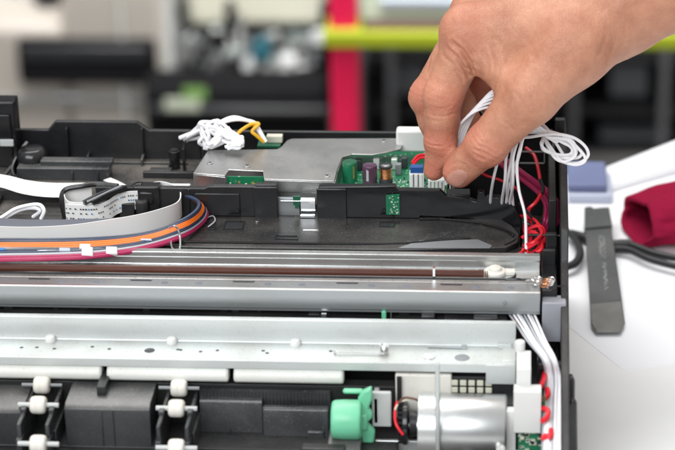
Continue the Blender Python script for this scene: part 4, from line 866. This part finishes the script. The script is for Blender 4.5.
for k in range(60):
    x = rg.uniform(pa[0], pb[0]-2); z = rg.uniform(pa[2], pb[2]); w_ = rg.uniform(.8, 3.5); h_ = rg.uniform(.8, 4)
    mt = rg.choice(['light_grey', 'mid_grey', 'slot_grey', 'bg_black', 'bg_black', 'bg_black', 'smoke_glass', 'pale_case' if k % 4 == 0 else 'slot_grey', 'teal' if k % 7 == 0 else 'slot_grey'])
    y = 219+rg.uniform(0, 8)
    m = MB().prism([(x, y, z), (x+w_, y+rg.uniform(-1, 1), z+rg.uniform(-.6, .6)), (x+w_*.9, y, z+h_), (x+.2, y, z+h_*.8)], (0, 1.2, 0)); m.build('inner_bracket', mt, DM, bevel=.2)
m = MB().tube([(-43.99, 226.0, -65.09), (-42.27, 226.0, -61.54), (-39.76, 226.0, -60.24), (-36.73, 226.0, -60.87), (-35.62, 226.0, -63.43)], .6, 8); m.build('hose', 'light_grey', DM)
m = MB(); p = (-43.34, 209.0, -66.05); q = (-38.21, 209.0, -63.22)
m.use('label_white').box(p[0], q[0], 208.2, 208.5, p[2], q[2]-1.1); m.use('label_green').box(p[0]+2.8, q[0]+1, 208.2, 208.5, q[2]-1.1, q[2]+.6); m.build('label', None, DM)
p = (-42.75, 232.0, -60.39); q = (-21.51, 232.0, -52.3); m = MB().box(p[0], q[0], 229, 260, p[2], q[2]); tag(m.build('cream_carton', 'cream', bevel=1.0), 'cream coloured carton lying across the top of the dark machine', 'carton')
# right dark shelf unit
SU = thing('shelf_unit', 'dark metal shelf unit with blurred grey boxes behind the hand', 'shelf', (15, 240, ZT))
p = (-16.91, 225.0, -77.25); q = (43.38, 225.0, -59.16)
m = MB().box(p[0], q[0]+10, 262, 264, ZT, q[2]+30); m.build('back_panel', 'bg_black', SU)
for zz in (-78.87, -72.35, -64.01):
    m = MB().box(p[0]+2, q[0]+8, 225, 262, zz-.8, zz); m.build('shelf_board', 'bg_black', SU, bevel=.2)
for x in (-11.28, 16.17, 29.57, -16.15):
    m = MB().box(x-.7, x+.7, 223, 225, ZT, q[2]+25); m.build('upright', 'slot_grey', SU, bevel=.2)
for (a, b, mt, lb) in (((21.96, 232.0, -75.04), (27.51, 232.0, -66.82), 'mid_grey', 'dark grey carton on the shelf behind the wrist'), ((20.52, 230.0, -80.91), (31.46, 230.0, -78.14), 'mid_grey', 'long low grey case on the bottom shelf at the right'), ((-11.14, 232.0, -76.32), (-6.72, 232.0, -67.03), 'mid_grey', 'grey case standing on the shelf just left of the fingers'), ((-16.04, 230.0, -78.25), (-12.16, 230.0, -67.64), 'bg_black', 'narrow black case on the shelf next to the red pole'), ((22.04, 232.0, -66.53), (26.45, 232.0, -62.31), 'slot_dark', 'dark grey case on the upper shelf under the forearm')):
    m = MB().box(a[0], b[0], a[1], a[1]+16, a[2], b[2]); m.box(a[0]+1, b[0]-1, a[1]-.3, a[1], b[2]-2.2, b[2]-1.2)
    tag(m.build('case', mt, bevel=.6), lb, 'case', 'cases on the dark shelf unit')
p = (-13.56, 190.0, -47.05); q = (5.31, 190.0, -37.55)
TR = thing('paper_tray', 'pale green tray of papers above the lime strap behind the hand', 'tray', ((p[0]+q[0])/2, 195, p[2]))
m = MB().box(p[0], q[0]+12, 190, 215, p[2]+.6, q[2]); m.build('paper_stack', 'tray_green', TR, bevel=.8)
m = MB().box(p[0]+1, q[0]+12, 189, 216, p[2]-1.2, p[2]+.6); m.build('tray_edge', 'tray_brown', TR, bevel=.3)
m = MB().box(p[0]+3, q[0], 189.2, 190.5, -43.67, -42.7); m.build('folder', 'ice_box', TR, bevel=.2)
m = MB().box(-13.79, -10.6, 150, 154, -79, -10); tag(m.build('red_pole', 'pole_red', bevel=.5), 'bright red upright pole crossing behind the printer', 'pole')
m = MB().box(-14.45, 35.13, 148.6, 149.8, -35.19, -33.26); m.box(-14.45, -10.19, 149.8, 154.6, -35.19, -33.26); tag(m.build('lime_strap', 'strap_lime', bevel=.3), 'lime yellow horizontal bar crossing the red pole and running behind the hand', 'bar')

# ------------------------------------------------------------------ hand: one continuous skin grown from a distance field
def V3(t): return np.array(t, float)
MCP = [V3((5.93, 3.3, 17.29)), V3((6.34, 5.2, 17.42)), V3((6.97, 7.0, 17.01)), V3((7.91, 8.6, 15.97))]
FING = [  # chains: (point, radius)
 [(MCP[0], 1.12), (V3((4.84, 2.6, 14.47)), .90), (V3((4.66, 2.5, 12.27)), .73), (V3((4.41, 2.7, 10.73)), .53)],
 [(MCP[1], 1.12), (V3((4.12, 4.4, 13.73)), .93), (V3((4.73, 4.2, 11.69)), .78), (V3((5.03, 3.7, 10.47)), .60)],
 [(MCP[2], 1.10), (V3((4.9, 6.3, 13.63)), .90), (V3((5.86, 6.0, 11.5)), .76), (V3((6.46, 5.2, 10.69)), .58)],
 [(MCP[3], 1.0), (V3((6.2, 8.0, 13.21)), .82), (V3((7.37, 7.6, 11.71)), .68), (V3((7.96, 7.0, 11.33)), .52)]]
WR = V3((12.49, 4.2, 18.17)); FA = V3((18.97, 3.8, 21.63)); WR2 = V3((12.3, 6.6, 17.52)); FA2 = V3((19.27, 6.6, 20.78))
TH = [(V3((10.75, 2.2, 16.98)), 1.7), (V3((8.83, 0.9, 15.14)), 1.32), (V3((6.86, 0.9, 12.74)), .92), (V3((5.54, 1.5, 11.09)), .73)]
def cap_d(P, a, b, ra, rb):
    ab = b-a; h = np.clip(((P-a) @ ab)/(ab @ ab), 0, 1)
    return np.linalg.norm(P-a-h[..., None]*ab, axis=-1)-(ra+(rb-ra)*h)
def smin(a, b, k):
    h = np.clip(.5+.5*(b-a)/k, 0, 1); return b*(1-h)+a*h-k*h*(1-h)
def axis_dent(P, c, ax, amp, wd, reach):
    q = P-c; t = q @ ax; r = np.linalg.norm(q, axis=-1)
    return amp*np.exp(-(t/wd)**2)*np.clip(1-r/reach, 0, 1)**.5
def hand_sdf(P):
    palm = cap_d(P, MCP[0], WR, 1.25, 1.85)
    for a, b, ra, rb in ((MCP[1], WR, 1.22, 1.9), (MCP[2], WR2, 1.2, 1.8), (MCP[3], WR2, 1.1, 1.75), (WR, FA, 2.12, 2.75), (WR2, FA2, 1.95, 2.6), (TH[0][0], WR, 1.75, 1.9), (MCP[0]+V3((1.1, .2, -.5)), TH[0][0]+V3((-.6, .4, .3)), .95, 1.5)):
        palm = smin(palm, cap_d(P, a, b, ra, rb), .9)
    # web between thumb and index
    web = cap_d(P, V3((6.86, 2.6, 16.19)), V3((8.2, 1.6, 15.31)), .78, .92); palm = smin(palm, web, .7)
    d = palm
    for fi, ch in enumerate(FING):
        f = None
        for (a, ra), (b, rb) in zip(ch[:-1], ch[1:]):
            c = cap_d(P, a, b, ra*.97, rb); f = c if f is None else smin(f, c, .16)
        # joint fullness and fingertip pad
        f = smin(f, np.linalg.norm(P-ch[1][0], axis=-1)-ch[1][1]*1.03, .2); f = smin(f, np.linalg.norm(P-ch[2][0], axis=-1)-ch[2][1]*1.03, .2)
        mid = (ch[1][0]+ch[2][0])/2; f = smin(f, np.linalg.norm(P-mid, axis=-1)-(ch[1][1]+ch[2][1])*.5, .3)
        for j in (1, 2):
            ax = ch[j+1][0]-ch[j-1][0]; ax = ax/np.linalg.norm(ax)
            for o_, am in ((-.22, .03), (0, .045), (.2, .03)): f = f+axis_dent(P, ch[j][0]+ax*o_, ax, am, .055, 1.6)
        d = smin(d, f, .42)
        if fi == 0:
            ax = V3(ch[1][0])-ch[0][0]; ax /= np.linalg.norm(ax)
            for o_, am in ((1.3, .035), (1.65, .05), (1.95, .035)): d = d+axis_dent(P, ch[0][0]+ax*o_+V3((.9, -.6, 0)), ax, am, .07, 1.1)
    t = None
    for (a, ra), (b, rb) in zip(TH[:-1], TH[1:]):
        c = cap_d(P, a, b, ra, rb); t = c if t is None else smin(t, c, .3)
    t = smin(t, np.linalg.norm(P-TH[2][0], axis=-1)-.95, .3)
    ax = TH[3][0]-TH[1][0]; ax = ax/np.linalg.norm(ax)
    for o_, am in ((-.42, .03), (-.2, .05), (.02, .06), (.24, .045), (.42, .03)): t = t+axis_dent(P, TH[2][0]+ax*o_+V3((0, -.5, .1)), ax, am, .06, 1.35)
    d = smin(d, t, .55)
    # knuckles and tendons on the back of the hand
    for k, c in enumerate(MCP): d = smin(d, np.linalg.norm(P-(c+V3((-.1, 0, .22))), axis=-1)-(.98, 1.0, .96, .85)[k], .5)
    lumps = .028*np.sin(P[..., 0]*1.9+P[..., 2]*1.3)*np.sin(P[..., 1]*1.7+1.0)+.018*np.sin(P[..., 0]*3.7-P[..., 2]*2.9+.5)
    d = d+lumps
    for pts, am, wd in CREASES:
        lo_ = pts.min(0)-.35; hi_ = pts.max(0)+.35
        mk = ((P > lo_) & (P < hi_)).all(-1)
        if not mk.any(): continue
        Q = P[mk]; best = np.full(len(Q), 9.)
        for a, b in zip(pts[:-1], pts[1:]):
            ab = b-a; hh = np.clip(((Q-a) @ ab)/(ab @ ab), 0, 1); best = np.minimum(best, np.linalg.norm(Q-a-hh[:, None]*ab, axis=-1))
        L0 = np.minimum(np.linalg.norm(Q-pts[0], axis=-1), np.linalg.norm(Q-pts[-1], axis=-1))
        d[mk] += am*np.exp(-(best/wd)**2)*np.clip(L0/.25+.15, 0, 1)-am*.35*np.exp(-((best-2.1*wd)/wd)**2)
    return d
CREASES = [(np.array(p), a, w_) for p, a, w_ in [([(4.84, 1.23, 11.14), (5.12, 1.0, 11.59), (5.55, 0.68, 11.93), (5.92, 0.46, 11.87), (6.1, 0.53, 11.5)], 0.045, 0.05), ([(6.83, 0.14, 11.96), (7.47, 0.05, 12.4), (8.09, 0.48, 12.77)], 0.02, 0.08), ([(7.46, -0.06, 14.39), (7.91, -0.2, 14.06), (8.18, -0.12, 13.65)], 0.03, 0.07), ([(10.08, 1.29, 18.58), (10.35, 0.76, 18.2), (10.44, 0.48, 17.73)], 0.02, 0.12), ([(8.3, 1.86, 17.9), (8.76, 1.37, 17.41), (9.03, 0.59, 16.93)], 0.02, 0.14), ([(7.4, 2.17, 17.98), (7.77, 1.91, 17.4), (7.96, 1.84, 16.76)], 0.02, 0.12), ([(6.2, 0.08, 12.62), (6.52, -0.03, 12.47), (6.84, -0.07, 12.35)], 0.06, 0.06), ([(6.29, 0.01, 12.85), (6.66, -0.13, 12.76), (7.02, -0.1, 12.56)], 0.07, 0.06), ([(6.47, -0.01, 13.05), (6.83, -0.13, 12.96), (7.2, -0.1, 12.7)], 0.05, 0.055), ([(6.65, -0.03, 13.26), (6.97, -0.11, 13.14), (7.29, -0.09, 12.9)], 0.04, 0.05), ([(6.1, 0.25, 12.31), (6.38, 0.16, 12.15), (6.65, 0.09, 12.08)], 0.04, 0.05), ([(5.23, 2.15, 17.21), (5.69, 1.98, 16.89), (6.05, 2.04, 16.29), (6.23, 2.22, 15.65)], 0.11, 0.1), ([(5.0, 2.32, 16.86), (5.46, 2.02, 16.54), (5.82, 2.08, 15.98), (6.0, 2.24, 15.49)], 0.09, 0.08), ([(4.81, 2.4, 16.49), (5.19, 2.04, 16.24), (5.55, 1.99, 15.77), (5.73, 2.07, 15.31)], 0.06, 0.07), ([(5.51, 2.05, 17.44), (5.96, 1.95, 17.09), (6.33, 1.96, 16.61)], 0.05, 0.08), ([(7.14, 1.97, 17.0), (7.33, 1.67, 16.53), (7.34, 1.26, 16.01), (7.16, 1.27, 15.42)], 0.07, 0.12), ([(6.73, 1.94, 16.81), (6.88, 1.67, 16.34), (6.84, 1.54, 15.9)], 0.05, 0.1), ([(8.16, -0.22, 15.7), (8.43, -0.43, 15.31), (8.44, -0.39, 14.72)], 0.05, 0.09), ([(8.51, -0.14, 16.06), (8.87, -0.38, 15.67), (8.97, -0.48, 15.14)], 0.035, 0.08), ([(4.13, 1.99, 13.81), (4.51, 1.73, 13.76), (4.97, 1.69, 13.78), (5.37, 1.91, 13.85)], 0.06, 0.05), ([(4.08, 2.0, 13.51), (4.51, 1.69, 13.53), (5.01, 1.68, 13.59)], 0.04, 0.05), ([(4.23, 1.83, 14.21), (4.69, 1.68, 14.13), (5.24, 1.74, 14.26)], 0.04, 0.05), ([(4.02, 2.05, 12.29), (4.4, 1.78, 12.26), (4.96, 1.76, 12.32)], 0.045, 0.045), ([(4.26, 4.78, 15.88), (4.0, 4.0, 14.98)], 0.03, 0.09), ([(11.66, 0.6, 16.94), (11.96, 0.88, 17.41), (12.14, 1.19, 17.87)], 0.04, 0.09), ([(12.08, 0.96, 16.53), (12.38, 1.23, 17.0), (12.55, 1.43, 17.5)], 0.04, 0.09), ([(9.59, -0.26, 15.44), (10.04, 0.16, 15.0)], 0.04, 0.08), ([(6.31, 2.37, 18.19), (6.86, 2.15, 17.79), (7.41, 1.98, 17.18)], 0.025, 0.1)]]
def surface_nets(lo, hi, h):
    g = [np.arange(lo[i], hi[i], h) for i in range(3)]; nx, ny, nz = map(len, g)
    D = np.empty((nx, ny, nz), np.float32)
    Yg, Zg = np.meshgrid(g[1], g[2], indexing='ij')
    for i, x in enumerate(g[0]): D[i] = hand_sdf(np.stack([np.full_like(Yg, x), Yg, Zg], -1))
    ins = D < 0; c = [ins[a:nx-1+a, b:ny-1+b, e:nz-1+e] for a in (0, 1) for b in (0, 1) for e in (0, 1)]
    s_ = sum(x.astype(np.int8) for x in c); act = (s_ > 0) & (s_ < 8)
    idx = -np.ones(act.shape, int); ii = np.argwhere(act); idx[act] = np.arange(len(ii))
    acc = np.zeros((len(ii), 3)); cnt = np.zeros(len(ii))
    offs = [(a, b, e) for a in (0, 1) for b in (0, 1) for e in (0, 1)]
    for p in range(8):
        for q in range(p+1, 8):
            o1, o2 = offs[p], offs[q]
            if sum(abs(o1[t]-o2[t]) for t in range(3)) != 1: continue
            d1 = D[ii[:, 0]+o1[0], ii[:, 1]+o1[1], ii[:, 2]+o1[2]]; d2 = D[ii[:, 0]+o2[0], ii[:, 1]+o2[1], ii[:, 2]+o2[2]]
            mk = (d1 < 0) != (d2 < 0); t = np.where(mk, d1/np.where(mk, d1-d2, 1), 0)
            acc += mk[:, None]*(np.array(o1)+t[:, None]*(np.array(o2)-np.array(o1))); cnt += mk
    Vv = np.array(lo)+(ii+acc/cnt[:, None])*h; F = []
    for ax in range(3):
        u, v = (ax+1) % 3, (ax+2) % 3
        n = [nx, ny, nz]; sl0 = [slice(1, n[t]-1) for t in range(3)]; sl0[ax] = slice(0, n[ax]-1); sl1 = list(sl0); sl1[ax] = slice(1, n[ax])
        A = ins[tuple(sl0)]; B = ins[tuple(sl1)]; e = np.argwhere(A != B); base = e.copy()
        for t in range(3):
            if t != ax: base[:, t] += 1
        flip = A[tuple(e.T)]
        def cell(du, dv):
            q = base.copy(); q[:, u] -= du; q[:, v] -= dv; return idx[q[:, 0], q[:, 1], q[:, 2]]
        Q = np.stack([cell(1, 1), cell(0, 1), cell(0, 0), cell(1, 0)], 1); Q[~flip] = Q[~flip][:, ::-1]; F.append(Q)
    F = np.concatenate(F); F = F[(F >= 0).all(1)]
    return Vv, F
Vh, Fh = surface_nets((1.6, -2.2, 8.6), (21.0, 11.5, 22.5), .075)
me = bpy.data.meshes.new('body'); me.from_pydata((Vh*S).tolist(), [], Fh.tolist()); me.materials.append(MT['skin'])
ra_ = me.attributes.new('red', 'FLOAT', 'POINT')
rv = np.zeros(len(Vh))
for c, r in [(ch[k][0], 1.1) for ch in FING for k in (1, 2, 3)]+[(m_, 1.3) for m_ in MCP]+[(TH[2][0], 1.2), (TH[3][0], 1.0)]: rv = np.maximum(rv, np.exp(-(np.linalg.norm(Vh-c, axis=1)/r)**4))
ra_.data.foreach_set('value', rv.astype(np.float32))
for p in me.polygons: p.use_smooth = True
PE = thing('person', 'bare right hand and forearm reaching in from the upper right and pinching a small plug', 'person', (4.2, 2.5, 9.5))
bo = bpy.data.objects.new('body', me); col.objects.link(bo); put(bo, PE)
# thumb nail: a curved plate laid on the skin near the tip
u = TH[3][0]-TH[2][0]; u /= np.linalg.norm(u)
n0 = V3(tuple(cf))*-1+V3((0, 0, -.33)); n0 = n0-u*(n0 @ u); n0 /= np.linalg.norm(n0); w0 = np.cross(u, n0)
def nail(cen, u, w0, n0, ln, wd, name='thumb_nail'):
    vs = []; K = 14
    for i in range(K+1):
        for j in range(K+1):
            a = -1+2*i/K; b = -1+2*j/K; x = a*math.sqrt(1-b*b/2)*ln; y = b*math.sqrt(1-a*a/2)*wd
            if a < 0: x *= .9
            p = cen+u*x+w0*y+n0*1.6
            for _ in range(26):
                d = float(hand_sdf(p[None])[0]); p = p-n0*max(d, .003)*.8
                if d < .01: break
            e = max(abs(a), abs(b)); vs.append(p+n0*(.035-.05*e**6)+u*.0)
    fs = [(i*(K+1)+j, (i+1)*(K+1)+j, (i+1)*(K+1)+j+1, i*(K+1)+j+1) for i in range(K) for j in range(K)]
    m = MB().use('nail'); m.add([tuple(v) for v in vs], fs); o = m.build(name, None, bo, smooth=True); return o
nail(TH[3][0]-u*.12, u, w0, n0, .76, .44)
# white wires gathered in the hand
m = MB().use('wire_white'); rg = random.Random(12)
def jit(s_): return Vector((rg.uniform(-s_, s_), rg.uniform(-s_, s_), rg.uniform(-s_, s_)))
for k in range(6):      # from the plug up through the closed fingers and out under the palm
    d = Vector((k*.20-.45, k*.08, k*.20-.2))
    m.tube([Vector((4.96, 2.9, 9.88))+d*.15, Vector((5.34, 2.7, 11.7))+d*.75, Vector((5.86, 2.6, 12.94))+d*1.05, Vector((6.69, 2.5, 13.88))+d, Vector((7.79, 3.0, 13.89))+d, Vector((8.82, 3.8, 12.59))+d*.8], .065, 8)
strands = [([(7.29, 3.0, 12.9), (7.62, 1.9, 12.64), (7.41, 1.6, 11.86), (7.18, 1.7, 10.82), (7.03, 2.7, 9.48), (6.97, 3.7, 8.12)]), ([(7.79, 3.0, 13.1), (7.95, 1.8, 12.68), (7.73, 1.6, 11.77), (7.69, 1.8, 10.58), (7.55, 3.0, 9.05), (7.5, 3.8, 7.87)]), ([(7.98, 3.0, 13.2), (8.04, 1.9, 12.64), (7.96, 1.9, 11.55), (7.78, 2.0, 10.4), (7.78, 3.1, 9.01), (7.74, 3.8, 7.88)]), ([(8.35, 3.0, 13.2), (8.27, 1.8, 12.69), (8.05, 1.5, 11.81), (8.06, 1.9, 10.34), (7.92, 3.1, 8.91), (7.88, 3.8, 7.77)]), ([(8.72, 3.4, 13.05), (8.5, 1.7, 12.73), (8.24, 1.6, 11.52), (8.34, 1.5, 10.21), (8.63, 0.9, 9.22), (8.69, 0.0, 8.36), (8.7, -0.9, 7.86)]), ([(7.7, 3.0, 13.2), (8.36, 2.0, 12.71), (8.32, 2.2, 11.63), (7.96, 2.2, 10.72), (8.06, 3.1, 8.91), (8.12, 3.8, 7.78)]), ([(8.16, 3.0, 13.2), (8.45, 2.1, 12.47), (8.14, 2.3, 10.88), (7.83, 2.6, 9.74), (7.69, 3.9, 7.83)])]
for s_ in strands: m.tube(s_, .07, 8)
o5 = Vector((10.22, 3.1, 11.68)); ex = Vector((1, 0, 0)); ez = Vector((0, .35, .94))
for k in range(5):      # loops flopping out to the right
    ra2 = (.72, .95, .62, 1.05, .82)[k]; rb2 = (.34, .42, .42, .52, .50)[k]; sh = Vector(((-.15, .0, .1, .12, -.05)[k], rg.uniform(-.2, .2), (.05, .0, -.1, -.06, .08)[k])); tl = (.22, .3, .1, .36, .2)[k]
    el = [o5+sh+ex*math.cos(t)*ra2*(1+.08*math.sin(2*t+k))+ez*math.sin(t)*rb2*(1+.1*math.cos(t*3+k))-Vector((0, 0, tl*math.cos(t))) for t in [math.radians(q) for q in range(125, -200+k*25, -30)]]
    m.tube([Vector((7.43, 3.2, 12.32))+Vector((0, k*.1, -k*.03)), Vector((8.45, 3.0, 12.56))+Vector((0, k*.06, -k*.11+.25)), Vector((9.28, 3.0, 12.56))+Vector((0, k*.05, -k*.09+.2))]+el+[Vector((9.43, 3.9, 11.96)), Vector((9.01, 4.6, 12.28))], .075, 8)
m.tube([(7.99, 3.1, 12.16), (8.82, 3.0, 12.26), (9.84, 2.9, 12.46), (10.76, 2.9, 12.32), (11.37, 2.9, 11.87), (11.52, 2.9, 11.37), (11.07, 3.0, 10.97), (10.42, 3.1, 11.03), (9.9, 3.2, 11.44)], .075, 8)
m.tube([(7.66, 3.4, 12.44), (8.72, 3.2, 12.63), (9.84, 3.1, 12.48), (10.68, 3.1, 12.14), (10.97, 3.1, 11.59), (10.61, 3.2, 11.14)], .075, 8)
m.tube([(9.29, 4.2, 12.54), (9.66, 3.8, 12.3), (10.04, 3.5, 11.77), (10.42, 3.3, 11.2)], .075, 8)
tag(m.build('wire_bundle', None), 'bundle of thin white wires gathered under the palm, with loops hanging out to the right', 'wire bundle')
